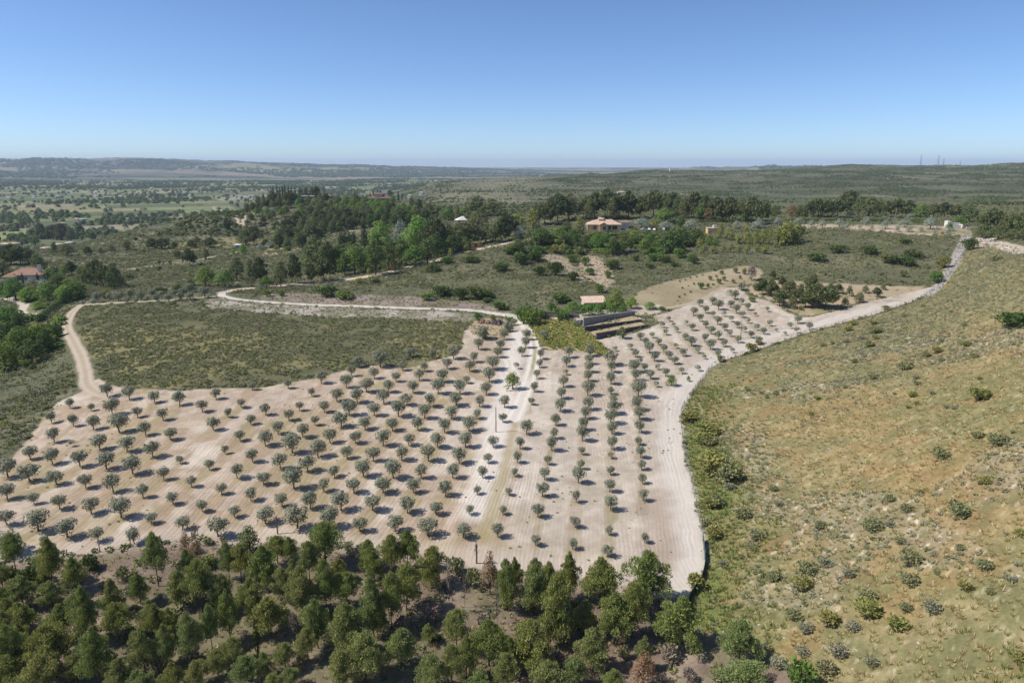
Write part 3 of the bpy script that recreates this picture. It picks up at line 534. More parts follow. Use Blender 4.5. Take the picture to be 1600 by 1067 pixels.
# ------------------------------------------------------------------ ground material
def ground_mat(name, furrows=False, grain=1.0, coarse=.25, scale=1.0, patch=None):
    m, nt = new_mat(name); o = N(nt, "ShaderNodeOutputMaterial"); b = N(nt, "ShaderNodeBsdfPrincipled")
    b.inputs['Roughness'].default_value = .95; b.inputs['Specular IOR Level'].default_value = .1
    at = N(nt, "ShaderNodeAttribute", attribute_name="base"); g = N(nt, "ShaderNodeNewGeometry")
    n1 = noise(nt, 1.6 * scale, 8, g.outputs['Position'], .78); n2 = noise(nt, .12 * scale, 5, g.outputs['Position'], .65)
    v = mathn(nt, 'ADD', mathn(nt, 'MULTIPLY', mathn(nt, 'SUBTRACT', n1, .5), 1.5 * grain), 1.0)
    v = mathn(nt, 'MULTIPLY', v, mathn(nt, 'ADD', mathn(nt, 'MULTIPLY', mathn(nt, 'SUBTRACT', n2, .5), 2 * coarse), 1.0))
    hgt = n1
    if furrows:
        fa = N(nt, "ShaderNodeAttribute", attribute_name="furrow"); am = N(nt, "ShaderNodeAttribute", attribute_name="furrow_depth")
        wob = mathn(nt, 'MULTIPLY', mathn(nt, 'SUBTRACT', noise(nt, .25, 3, g.outputs['Position']), .5), 1.2)
        ph = mathn(nt, 'ADD', fa.outputs['Fac'], wob)
        cv = N(nt, "ShaderNodeCombineXYZ"); L(nt, mathn(nt, 'MULTIPLY', ph, 1.0), cv.inputs[0])
        s1 = mathn(nt, 'SINE', mathn(nt, 'MULTIPLY', ph, 2 * math.pi / .72))
        s2 = noise(nt, .9, 3, cv.outputs[0], .6)                      # irregular banding that runs along the furrows
        s3 = noise(nt, .28, 2, cv.outputs[0], .6)
        st = mathn(nt, 'ADD', mathn(nt, 'MULTIPLY', s1, .05), mathn(nt, 'MULTIPLY', mathn(nt, 'SUBTRACT', s2, .5), .62))
        st = mathn(nt, 'ADD', st, mathn(nt, 'MULTIPLY', mathn(nt, 'SUBTRACT', s3, .5), .42))
        st = mathn(nt, 'MULTIPLY', st, mathn(nt, 'MULTIPLY', am.outputs['Fac'], mathn(nt, 'ADD', mathn(nt, 'MULTIPLY', noise(nt, .08, 3, g.outputs['Position']), 1.6), .1)))
        v = mathn(nt, 'ADD', v, st)
        hgt = mathn(nt, 'ADD', mathn(nt, 'MULTIPLY', n1, .5), mathn(nt, 'MULTIPLY', mathn(nt, 'MULTIPLY', s1, am.outputs['Fac']), .18))
    L(nt, mixc(nt, 1.0, at.outputs['Color'], v, 'MULTIPLY'), b.inputs['Base Color'])
    bn = N(nt, "ShaderNodeBump"); bn.inputs['Strength'].default_value = .7; bn.inputs['Distance'].default_value = .12 / scale
    L(nt, hgt, bn.inputs['Height']); L(nt, bn.outputs[0], b.inputs['Normal'])
    L(nt, b.outputs[0], o.inputs[0]); return m
M_SOIL = ground_mat("soil", True, .30, .10)
M_SCRUB = ground_mat("scrub_ground", False, .9, .25)
M_GRASS = ground_mat("dry_grass_ground", False, 1.0, .2, 1.6)
M_ROAD = ground_mat("gravel", False, .35, .12, 1.5)
M_FAR = ground_mat("far_ground", False, .9, .3, .05)
M_FLOOR = ground_mat("wood_floor", False, .9, .3, 1.2)
MATC = {"olive_grove_soil": M_SOIL, "grassy_hillside": M_GRASS, "pine_wood_floor": M_FLOOR, "valley_floor": M_FAR, "far_hills": M_FAR}
for n_ in ("gravel_yard", "stony_bank", "dirt_track", "gravel_road", "dirt_road", "grove_track", "rocky_path", "dirt_path", "hill_path", "ridge_path", "villa_drive", "terrace_path", "rubble_ground", "ploughed_plot", "terrace_soil", "vineyard_soil"): MATC[n_] = M_ROAD

nr, nc = GX.shape
idx = np.arange(NV).reshape(nr, nc)
quads = np.stack([idx[:-1, :-1], idx[:-1, 1:], idx[1:, 1:], idx[1:, :-1]], -1).reshape(-1, 4)
qc = cls[quads[:, 0]]
# smooth vertex normals of the whole sheet, so that zones meet without a crease
_g = np.stack([GX, GY, GZ], -1); _dx = np.gradient(_g, axis=1); _dy = np.gradient(_g, axis=0); _nn = np.cross(_dx, _dy); _nn /= np.linalg.norm(_nn, axis=-1, keepdims=True); _nn = _nn.reshape(-1, 3)
def mesh_from(name, verts, faces, mat, smooth=True, k=4):
    me = bpy.data.meshes.new(name); me.vertices.add(len(verts)); me.vertices.foreach_set("co", np.asarray(verts, np.float32).ravel())
    me.loops.add(len(faces) * k); me.loops.foreach_set("vertex_index", np.asarray(faces, np.int32).ravel())
    me.polygons.add(len(faces)); me.polygons.foreach_set("loop_start", np.arange(0, len(faces) * k, k, dtype=np.int32))
    if mat is not None: me.materials.append(mat)
    me.update(calc_edges=True)
    me.polygons.foreach_set("use_smooth", np.full(len(faces), smooth)); return me
for ci_, nm in enumerate(CLS):
    q = quads[qc == ci_]
    if len(q) == 0: print("empty zone", nm); continue
    u_, inv = np.unique(q, return_inverse=True); q2 = inv.reshape(q.shape)
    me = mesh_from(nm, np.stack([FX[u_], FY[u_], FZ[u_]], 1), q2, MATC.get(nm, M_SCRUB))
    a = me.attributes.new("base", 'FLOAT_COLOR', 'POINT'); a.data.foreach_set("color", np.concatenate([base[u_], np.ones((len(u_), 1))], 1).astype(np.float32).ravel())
    if nm == "olive_grove_soil":
        a = me.attributes.new("furrow", 'FLOAT', 'POINT'); a.data.foreach_set("value", fur[u_].astype(np.float32))
        a = me.attributes.new("furrow_depth", 'FLOAT', 'POINT'); a.data.foreach_set("value", famp[u_].astype(np.float32))
    me.normals_split_custom_set_from_vertices(_nn[u_].tolist())
    ob = bpy.data.objects.new(nm, me); COL.objects.link(ob); ob["kind"] = "structure"
# ground beyond and behind the surveyed sheet
gx, gy = np.meshgrid(np.linspace(-26000, 26000, 27), np.linspace(-9000, 27000, 19)); gz = np.full(gx.shape, -92.0)
i2 = np.arange(gx.size).reshape(gx.shape); q = np.stack([i2[:-1, :-1], i2[:-1, 1:], i2[1:, 1:], i2[1:, :-1]], -1).reshape(-1, 4)
me = mesh_from("ground", np.stack([gx.ravel(), gy.ravel(), gz.ravel()], 1), q, simple_mat("plain_ground", (.15, .14, .08), scale=.01))
ob = bpy.data.objects.new("ground", me); COL.objects.link(ob); ob["kind"] = "structure"
# hillside carrying on behind the camera
xs = S_AX * (26 + Y0) 
bx = np.concatenate([[-2500, -900], np.linspace(-300, 300, 31), [900, 2500]]); byy = np.array([26.0, 0, -60, -200, -800, -3000])
BX, BY = np.meshgrid(bx, byy); bz = Hh(BX[0], np.full(len(bx), 26.5)); BZ = np.tile(bz, (len(byy), 1)); BZ[1:] += (fbm(BX[1:], BY[1:], 80, 3, 5) - .5) * 6 - .3
i2 = np.arange(BX.size).reshape(BX.shape); q = np.stack([i2[1:, :-1], i2[1:, 1:], i2[:-1, 1:], i2[:-1, :-1]], -1).reshape(-1, 4)
me = mesh_from("near_hillside", np.stack([BX.ravel(), BY.ravel(), BZ.ravel()], 1), q, simple_mat("hillside_ground", (.2, .17, .1), scale=.1))
ob = bpy.data.objects.new("near_hillside", me); COL.objects.link(ob); ob["kind"] = "structure"

# ------------------------------------------------------------------ haze
hm, ht = new_mat("haze"); ho = N(ht, "ShaderNodeOutputMaterial"); hv = N(ht, "ShaderNodeVolumePrincipled")
hv.inputs['Color'].default_value = (.66, .80, 1.0, 1); hv.inputs['Density'].default_value = 6.0e-5; hv.inputs['Anisotropy'].default_value = 0.0
L(ht, hv.outputs[0], ho.inputs['Volume'])
def box_mesh(name, x0, x1, y0, y1, z0, z1, mat=None):
    v = [(x0, y0, z0), (x1, y0, z0), (x1, y1, z0), (x0, y1, z0), (x0, y0, z1), (x1, y0, z1), (x1, y1, z1), (x0, y1, z1)]
    f = [(0, 3, 2, 1), (4, 5, 6, 7), (0, 1, 5, 4), (1, 2, 6, 5), (2, 3, 7, 6), (3, 0, 4, 7)]
    me = bpy.data.meshes.new(name); me.from_pydata(v, [], f)
    if mat: me.materials.append(mat)
    return me
hz = bpy.data.objects.new("haze", box_mesh("haze", -27000, 27000, -9500, 28000, -93.5, 185, hm)); COL.objects.link(hz); hz["kind"] = "stuff"
# ------------------------------------------------------------------ foliage materials and meshes
def leaf_mat(name, dark, light, trans=.22, gain=1.45):
    dark = (dark[0] * gain * 1.03, dark[1] * gain, dark[2] * gain); light = (light[0] * gain * 1.03, light[1] * gain, light[2] * gain)
    m, nt = new_mat(name); o = N(nt, "ShaderNodeOutputMaterial")
    d = N(nt, "ShaderNodeBsdfDiffuse"); t = N(nt, "ShaderNodeBsdfTranslucent"); mx = N(nt, "ShaderNodeMixShader")
    g = N(nt, "ShaderNodeNewGeometry"); oi = N(nt, "ShaderNodeObjectInfo")
    r = mathn(nt, 'ADD', mathn(nt, 'MULTIPLY', g.outputs['Random Per Island'], .7), mathn(nt, 'MULTIPLY', oi.outputs['Random'], .3))
    c = ramp(nt, r, [(.1, dark), (.85, light)])
    hs = N(nt, "ShaderNodeHueSaturation"); L(nt, c, hs.inputs['Color'])
    L(nt, mathn(nt, 'ADD', mathn(nt, 'MULTIPLY', oi.outputs['Random'], .05), .475), hs.inputs['Hue'])
    L(nt, mathn(nt, 'ADD', mathn(nt, 'MULTIPLY', oi.outputs['Random'], -.3), 1.12), hs.inputs['Value'])
    L(nt, hs.outputs[0], d.inputs[0]); L(nt, hs.outputs[0], t.inputs[0]); mx.inputs[0].default_value = trans
    L(nt, d.outputs[0], mx.inputs[1]); L(nt, t.outputs[0], mx.inputs[2]); L(nt, mx.outputs[0], o.inputs[0]); return m
LM = {
    'olive': leaf_mat("olive_leaves", (.12, .135, .088), (.24, .255, .18), .2),
    'pine': leaf_mat("pine_needles", (.12, .145, .042), (.29, .315, .10), .32),
    'pine2': leaf_mat("pine_needles_light", (.135, .16, .052), (.30, .33, .125), .32),
    'pinefar': leaf_mat("pine_needles_dark", (.06, .075, .03), (.145, .165, .07), .22),
    'oak': leaf_mat("evergreen_leaves", (.045, .07, .022), (.105, .145, .045), .2),
    'green': leaf_mat("broad_leaves", (.075, .12, .03), (.16, .24, .06), .3),
    'lime': leaf_mat("lime_leaves", (.11, .18, .035), (.19, .29, .06), .3),
    'yellow': leaf_mat("yellowish_leaves", (.12, .14, .04), (.22, .24, .07), .25),
    'silver': leaf_mat("silver_leaves", (.15, .18, .13), (.30, .34, .27), .2),
    'brown': leaf_mat("dead_leaves", (.13, .085, .045), (.24, .155, .085), .2),
    'cypress': leaf_mat("cypress_leaves", (.022, .035, .012), (.055, .075, .025), .08),
    'scrub': leaf_mat("scrub_leaves", (.135, .145, .068), (.25, .255, .125), .2),
    'scrub_grey': leaf_mat("grey_scrub_leaves", (.15, .155, .10), (.26, .26, .17), .15),
    'scrub_yellow': leaf_mat("broom_leaves", (.14, .15, .045), (.27, .265, .09), .2),
    'grass': leaf_mat("grass_blades", (.30, .27, .13), (.46, .39, .20), .35),
    'newgrass': leaf_mat("green_grass_blades", (.15, .18, .06), (.26, .29, .10), .3),
    'vine': leaf_mat("vine_leaves", (.17, .19, .05), (.36, .34, .10), .35),
    'twig': leaf_mat("dry_twigs", (.14, .11, .09), (.28, .23, .19), .05),
}
M_BARK = simple_mat("bark", (.11, .08, .06), scale=3, bump=.5)
M_BARKG = simple_mat("olive_bark", (.17, .14, .11), scale=4, bump=.5)
R = np.random.default_rng(11)
def unit(n):
    v = R.normal(size=(n, 3)); return v / np.linalg.norm(v, axis=1, keepdims=True)
def leaf_cloud(clumps, n, size, up=.35, shell=.45, droop=0.0, elong=1.6, tuft=False):
    """clumps: rows (x, y, z, rx, ry, rz); returns triangle verts (n*3, 3)"""
    c = np.asarray(clumps, float); wgt = (c[:, 3] * c[:, 4] + c[:, 4] * c[:, 5]) ** 1.0; wgt /= wgt.sum()
    k = R.choice(len(c), n, p=wgt); d = unit(n); d[:, 2] = np.where((d[:, 2] < 0) & (R.random(n) < .55), -d[:, 2], d[:, 2])
    rad = shell + (1 - shell) * np.sqrt(R.random(n)); p = c[k, :3] + d * c[k, 3:] * rad[:, None]
    nrm = d * .95 + unit(n) * .55 + np.array([0, 0, up + .15]); nrm /= np.linalg.norm(nrm, axis=1, keepdims=True)
    if tuft: ax = d * .8 + unit(n) * .6 + np.array([0, 0, .5])
    else: ax = unit(n)
    ax = ax - nrm * (ax * nrm).sum(1, keepdims=True) * (0.3 if tuft else 1); ax /= np.linalg.norm(ax, axis=1, keepdims=True) + 1e-9
    bx = np.cross(nrm, ax); bx /= np.linalg.norm(bx, axis=1, keepdims=True) + 1e-9
    s = size * (.6 + .8 * R.random(n))[:, None]
    v = np.stack([p + ax * s * elong, p - ax * s * elong * .5 + bx * s * .8, p - ax * s * elong * .5 - bx * s * .8], 1)
    return v.reshape(-1, 3)
def cloud_mesh(name, verts, mat):
    return mesh_from(name, verts, np.arange(len(verts)).reshape(-1, 3), mat, False, 3)
def tube(P, r, sides=6):
    P = np.asarray(P, float); vs = []; fs = []
    for i, p in enumerate(P):
        t = P[min(i + 1, len(P) - 1)] - P[max(i - 1, 0)]; t /= np.linalg.norm(t) + 1e-9
        a = np.cross(t, [1, 0, 0] if abs(t[0]) < .8 else [0, 1, 0]); a /= np.linalg.norm(a); b = np.cross(t, a)
        for j in range(sides):
            q = 2 * math.pi * j / sides; vs.append(p + r[i] * (math.cos(q) * a + math.sin(q) * b))
    for i in range(len(P) - 1):
        for j in range(sides):
            fs.append((i * sides + j, i * sides + (j + 1) % sides, (i + 1) * sides + (j + 1) % sides, (i + 1) * sides + j))
    return vs, fs
def tubes_mesh(name, parts, mat):
    V = []; Fc = []
    for P, r, s in parts:
        v, f = tube(P, r, s); o = len(V); V += [tuple(q) for q in v]; Fc += [tuple(i + o for i in q) for q in f]
        Fc.append(tuple(range(o, o + s))[::-1])
    me = bpy.data.meshes.new(name); me.from_pydata(V, [], Fc)
    if mat: me.materials.append(mat)
    me.polygons.foreach_set("use_smooth", np.ones(len(me.polygons), bool)); return me

# every variant is modelled in a unit box: crown about 1 wide, tree 1 high
def v_olive(i, mat='olive', n=1100):
    cl = []; m = 4 + i % 3
    for k in range(m):
        a = 2 * math.pi * (k + R.random() * .6) / m; r = .2 + .1 * R.random()
        cl.append((math.cos(a) * r, math.sin(a) * r, .50 + .16 * R.random(), .25 + .06 * R.random(), .25 + .06 * R.random(), .28 + .06 * R.random()))
    cl.append((.05 * R.normal(), .05 * R.normal(), .72, .26, .26, .25)); cl.append((0, 0, .46, .36, .36, .27))
    for k in range(3):
        a = R.random() * 6.28; cl.append((math.cos(a) * .38, math.sin(a) * .38, .5 + .3 * R.random(), .12, .12, .11))
    crown = cloud_mesh("olive_crown", leaf_cloud(cl, n, .036, .3, .35, elong=1.5), LM[mat])
    f = R.normal(size=2) * .05; parts = [([(0, 0, -.04), (f[0] * .5, f[1] * .5, .15), (f[0], f[1], .34)], [.045, .034, .03], 6)]
    for k in range(3):
        a = 2 * math.pi * k / 3 + R.random(); parts.append(([(f[0], f[1], .3), (f[0] + math.cos(a) * .12, f[1] + math.sin(a) * .12, .48), (math.cos(a) * .22, math.sin(a) * .22, .66)], [.026, .018, .008], 5))
    return crown, tubes_mesh("olive_trunk", parts, M_BARKG)
def v_pine(i, n=2600, size=.03, mat='pine', lean=.03):
    cl = []; nb = 22 + (i % 3) * 4; base = .22 + .14 * (i % 3) / 2
    tx = R.normal() * lean; ty = R.normal() * lean; peak = .16 + .18 * R.random()
    parts = [([(0, 0, -.03), (tx * .5, ty * .5, .35), (tx, ty, .7), (tx * 1.2, ty * 1.2, .93)], [.022, .018, .011, .005], 6)]
    for k in range(nb):
        t = (k + .5 * R.random()) / nb; z = base + (.93 - base) * t; a = k * 2.4 + R.random() * 1.1
        prof = (1 - ((t - peak) / (1 - peak)) ** 1.35) ** .85 if t > peak and i % 2 else (1 - ((t - peak) / (1 - peak)) ** 2.2) ** .7 if t > peak else (1 - ((peak - t) / (peak + .3)) ** 2) ** .6
        r = .42 * prof * (.5 + .65 * R.random()); s = (.065 + .075 * prof) * (.7 + .7 * R.random())
        x = tx * z + math.cos(a) * r; y = ty * z + math.sin(a) * r
        cl.append((x, y, z, s * 1.15, s * 1.15, s * .72)); cl.append((tx * z + math.cos(a + .5) * r * .5, ty * z + math.sin(a + .5) * r * .5, z + .02, s, s, s * .7))
        if k % 2 == 0: parts.append(([(tx * z, ty * z, z - .08), (x, y, z)], [.008, .003], 3))
    cl.append((tx, ty, .92, .08, .08, .08))
    crown = cloud_mesh("pine_crown", leaf_cloud(cl, n, size, .45, .3, elong=2.0, tuft=True), LM[mat])
    return crown, tubes_mesh("pine_trunk", parts, M_BARK)
def v_broad(i, mat, n=1400, size=.03, low=.02):
    cl = []
    for k in range(9):
        a = k * 2.4 + R.random(); t = k / 9; r = .32 * (1 - t * .7) * (.8 + .4 * R.random())
        s = .2 * (.85 + .4 * R.random()); cl.append((math.cos(a) * r, math.sin(a) * r, low + .14 + (.62 - low) * t * .95 + .05 * R.random(), s, s, s * .8))
    cl.append((0, 0, .8, .2, .2, .17)); cl.append((0, 0, .5, .33, .33, .3))
    crown = cloud_mesh("leafy_crown", leaf_cloud(cl, n, size, .3, .55, elong=1.1), LM[mat])
    parts = [([(0, 0, -.03), (.01, 0, .2), (.02, .01, .45)], [.03, .025, .015], 6)]
    for k in range(3):
        a = 2.1 * k; parts.append(([(0, 0, .18), (math.cos(a) * .2, math.sin(a) * .2, .5)], [.015, .006], 4))
    return crown, tubes_mesh("tree_trunk", parts, M_BARK)
def v_cypress(i, n=700):
    cl = [(0, 0, .06 + .9 * t, .5 * math.sin(math.pi * min(1, (t * .86 + .12))) ** .75 * (.9 + .2 * R.random()), .5 * math.sin(math.pi * min(1, (t * .86 + .12))) ** .75, .07) for t in np.linspace(0, 1, 13)]
    crown = cloud_mesh("cypress_crown", leaf_cloud(cl, n, .045, .1, .8, elong=1.3) * np.array([1, 1, 1.0]), LM['cypress'])
    return crown, tubes_mesh("cypress_trunk", [([(0, 0, -.02), (0, 0, .3)], [.08, .05], 6)], M_BARK)
def v_bush(i, mat, n=420, size=.055):
    cl = []
    for k in range(7):
        a = k * 2.4 + R.random(); r = .3 * R.random() ** .5; s = .2 + .1 * R.random(); cl.append((math.cos(a) * r, math.sin(a) * r, .3 + .25 * R.random(), s, s, .3))
    cl.append((0, 0, .4, .35, .35, .35))
    crown = cloud_mesh("bush_foliage", leaf_cloud(cl, n, size, .4, .5, elong=1.6, tuft=True), LM[mat])
    parts = [([(0, 0, -.05), (math.cos(a) * .15, math.sin(a) * .15, .45)], [.02, .008], 4) for a in (0, 1.6, 3.1, 4.6)]
    return crown, tubes_mesh("bush_stems", parts, M_BARK)
def v_bare(i):
    parts = [([(0, 0, -.02), (.01, .01, .5), (.03, 0, 1)], [.02, .014, .004], 5)]
    for k in range(14):
        z = .3 + .6 * k / 14; a = k * 2.4; r = .5 * (1 - k / 18); parts.append(([(0.01, 0, z), (math.cos(a) * r, math.sin(a) * r, z + .12)], [.008, .002], 3))
    cl = [(0, 0, .45 + .1 * k, .25, .25, .12) for k in range(5)]
    return cloud_mesh("sparse_crown", leaf_cloud(cl, 160, .03, .3, .3, elong=2.0, tuft=True), LM['twig']), tubes_mesh("bare_trunk", parts, M_BARK)
VAR = {
    'olive': [v_olive(i) for i in range(7)],
    'pine': [v_pine(i, 9500, .0135, 'pine') for i in range(6)], 'pine2': [v_pine(i, 9500, .0135, 'pine2') for i in range(5)],
    'pinefar': [v_broad(i, 'pinefar', 1500, .03, .0) if i % 2 else v_pine(i, 1600, .038, 'pinefar', .05) for i in range(6)],
    'oak': [v_broad(i, 'oak') for i in range(4)], 'green': [v_broad(i, 'green') for i in range(4)], 'lime': [v_broad(i, 'lime') for i in range(2)],
    'yellow': [v_broad(i, 'yellow', 800, .036) for i in range(3)], 'silver': [v_broad(i, 'silver', 900) for i in range(2)], 'brown': [v_broad(i, 'brown', 1300, .026) for i in range(2)],
    'cypress': [v_cypress(i) for i in range(3)], 'bare': [v_bare(i) for i in range(2)],
    'sapling': [v_olive(i, 'olive', 160) for i in range(2)],
    'bush': [v_bush(i, 'oak', 700, .045) for i in range(3)], 'scrub': [v_bush(i, 'scrub', 420) for i in range(3)], 'scrub_grey': [v_bush(i, 'scrub_grey', 380) for i in range(3)],
    'scrub_yellow': [v_bush(i, 'scrub_yellow', 450) for i in range(3)], 'greenbush': [v_bush(i, 'green', 450) for i in range(3)], 'twigbush': [v_bush(i, 'twig', 300) for i in range(2)],
}
def plant(name, kind, x, y, z, w, h, label, cat, group, w2=None, parts=('crown', 'trunk')):
    """one plant: an Empty at its foot with a crown and a trunk"""
    e = bpy.data.objects.new(name, None); COL.objects.link(e); e.empty_display_size = .1
    v = VAR[kind][int(R.integers(len(VAR[kind])))]
    for pn, me in zip(parts, v):
        o = bpy.data.objects.new(pn, me); COL.objects.link(o); o.parent = e
    e.location = (x, y, z - .03); e.rotation_euler = (0, 0, R.random() * 6.28); e.scale = (w, w2 or w * (.85 + .3 * R.random()), h)
    e["label"] = label; e["category"] = cat; e["group"] = group; return e
ORD = "first second third fourth fifth sixth seventh eighth ninth tenth eleventh twelfth thirteenth fourteenth fifteenth sixteenth seventeenth eighteenth nineteenth twentieth".split()
def ordinal(n):
    tens = {20: "twenty", 30: "thirty", 40: "forty", 50: "fifty", 60: "sixty"}
    if n <= 20: return ORD[n - 1]
    t = n // 10 * 10; return {30: "thirtieth", 40: "fortieth", 50: "fiftieth", 60: "sixtieth"}.get(n) or tens[t] + "-" + ORD[n - t - 1]
def size_px(u, vb, vt, wpx, x, y, z):
    d = y * _cp + (CAM_Z - z) * _sp; ztop = CAM_Z - y * math.tan(dep(vt)); return wpx / F * d, max(ztop - z, .3)

# scattered small growth: one object per kind, spread by geometry nodes
PROTO = bpy.data.collections.new("growth_models")
def proto_coll(name, meshes):
    c = bpy.data.collections.new(name)
    for i, me in enumerate(meshes):
        o = bpy.data.objects.new("%s_%d" % (name, i), me); c.objects.link(o)
    return c
def scatter(name, x, y, z, sx, sz, idx_n, coll, label=None, kind="stuff"):
    n = len(x); me = bpy.data.meshes.new(name); me.vertices.add(n); me.vertices.foreach_set("co", np.stack([x, y, z], 1).astype(np.float32).ravel())
    def att(nm, ty, arr, key="value"):
        a = me.attributes.new(nm, ty, 'POINT'); a.data.foreach_set(key, arr.ravel())
    att("siz", 'FLOAT_VECTOR', np.stack([sx, sx, sz], 1).astype(np.float32), "vector")
    att("turn", 'FLOAT_VECTOR', np.stack([R.normal(size=n) * .12, R.normal(size=n) * .12, R.random(n) * 6.28], 1).astype(np.float32), "vector")
    att("pick", 'INT', R.integers(0, idx_n, n).astype(np.int32))
    ob = bpy.data.objects.new(name, me); COL.objects.link(ob)
    ng = bpy.data.node_groups.new(name + "_spread", 'GeometryNodeTree')
    ng.interface.new_socket("Geometry", in_out='INPUT', socket_type='NodeSocketGeometry'); ng.interface.new_socket("Geometry", in_out='OUTPUT', socket_type='NodeSocketGeometry')
    gi = ng.nodes.new("NodeGroupInput"); go = ng.nodes.new("NodeGroupOutput"); ip = ng.nodes.new("GeometryNodeInstanceOnPoints"); ci_ = ng.nodes.new("GeometryNodeCollectionInfo")
    ci_.inputs['Collection'].default_value = coll; ci_.inputs['Separate Children'].default_value = True; ci_.inputs['Reset Children'].default_value = True
    def named(nm, ty):
        a = ng.nodes.new("GeometryNodeInputNamedAttribute"); a.data_type = ty; a.inputs[0].default_value = nm; return a.outputs[0]
    ip.inputs['Pick Instance'].default_value = True
    ng.links.new(gi.outputs[0], ip.inputs['Points']); ng.links.new(ci_.outputs[0], ip.inputs['Instance']); ng.links.new(named("pick", 'INT'), ip.inputs['Instance Index'])
    er = ng.nodes.new("FunctionNodeEulerToRotation"); ng.links.new(named("turn", 'FLOAT_VECTOR'), er.inputs[0]); ng.links.new(er.outputs[0], ip.inputs['Rotation'])
    ng.links.new(named("siz", 'FLOAT_VECTOR'), ip.inputs['Scale']); ng.links.new(ip.outputs[0], go.inputs[0])
    md = ob.modifiers.new("spread", 'NODES'); md.node_group = ng; ob["kind"] = kind
    if label: ob["label"] = label
    return ob
# ------------------------------------------------------------------ olive orchards
_o = np.array([(t[0], t[1], t[2]) for t in OLIVES]); _ox, _oy, _oz = place(_o[:, 0], _o[:, 1])
_od = _oy * _cp + (CAM_Z - _oz) * _sp; _ow = _o[:, 2] / F * _od * 1.12
_rank = np.argsort(-_o[:, 2]); _big = set(_rank[:300].tolist())
rest = []
row_len = {}
for t in OLIVES: row_len[(t[3], t[4])] = max(row_len.get((t[3], t[4]), 0), t[5])
BLK = {'L': "of the left orchard", 'R': "right of the white track", 'U': "of the upper right orchard", 'N': ""}
for i, t in enumerate(OLIVES):
    if i not in _big: rest.append(i); continue
    w = _ow[i]; sz = "tiny" if w < 1.6 else "small" if w < 2.2 else "rounded" if w < 2.8 else "full" if w < 3.3 else "broad"
    if t[3] == 'N': lab = "%s olive tree, %s from the left beside the path above the shrubby field" % (sz, ordinal(t[5]))
    else: lab = "%s grey-green olive, %s from the near end, %s row %s" % (sz, ordinal(t[5]), ordinal(t[4]), BLK[t[3]])
    plant("olive_tree", 'olive', _ox[i], _oy[i], _oz[i], w, w * (1.0 + .16 * R.random()) * (1.12 if t[3] == 'R' else 1), lab, "olive tree", "olive trees in the orchards", w * (.85 + .25 * R.random()))
rest = np.array(rest); OLC = proto_coll("olive_models", [cloud_mesh("small_olive", leaf_cloud([(0, 0, .62, .48, .48, .36), (0.2, .1, .6, .25, .25, .25)], 260, .06, .3, .5), LM['olive']) for _ in range(3)])
scatter("small_far_olive_trees", _ox[rest], _oy[rest], _oz[rest], _ow[rest], _ow[rest], 3, OLC, "small olive trees at the far ends of the orchards")

# ------------------------------------------------------------------ other trees and shrubs, surveyed crop by crop: (x, top, foot, width, kind) in zoomed pixels
KIND = {  # code: variant, object name, category, words
    'P': ('pine', 'pine_tree', 'pine tree', 'dark green pine'), 'p': ('pinefar', 'pine_tree', 'pine tree', 'dark pine'), 'Q': ('pine2', 'pine_tree', 'pine tree', 'light green pine'),
    'b': ('lime', 'broadleaf_tree', 'tree', 'bright green leafy tree'), 'g': ('green', 'broadleaf_tree', 'tree', 'mid green leafy tree'), 'd': ('oak', 'evergreen_oak', 'tree', 'dark evergreen tree'),
    'y': ('yellow', 'young_tree', 'tree', 'yellow-green young tree'), 'r': ('brown', 'rusty_tree', 'tree', 'rusty brown tree'), 'o': ('silver', 'silvery_olive_tree', 'olive tree', 'silvery olive tree'),
    'c': ('cypress', 'cypress_tree', 'cypress', 'narrow dark cypress'), 't': ('bare', 'bare_tree', 'dead tree', 'thin half-bare dead tree'), 'w': ('silver', 'poplar_tree', 'tree', 'whitish poplar'),
    'B': ('bush', 'round_bush', 'bush', 'dark green rounded bush'), 's': ('scrub', 'shrub', 'shrub', 'olive green shrub'), 'G': ('scrub_grey', 'grey_shrub', 'shrub', 'grey-green shrub'),
    'Y': ('scrub_yellow', 'broom_shrub', 'shrub', 'yellow-green broom shrub'), 'n': ('greenbush', 'leafy_bush', 'bush', 'bright green bush'), 'x': ('twigbush', 'dry_shrub', 'shrub', 'grey dry twiggy shrub'),
}
ZONES = []
def zone(ox, oy, sc_, phrase, group, data, ymin=0):
    for (x, top, foot, w, k) in data: ZONES.append((ox + x / sc_, oy + top / sc_, oy + foot / sc_, w / sc_, k, phrase, group, ymin))
S = 3.9525
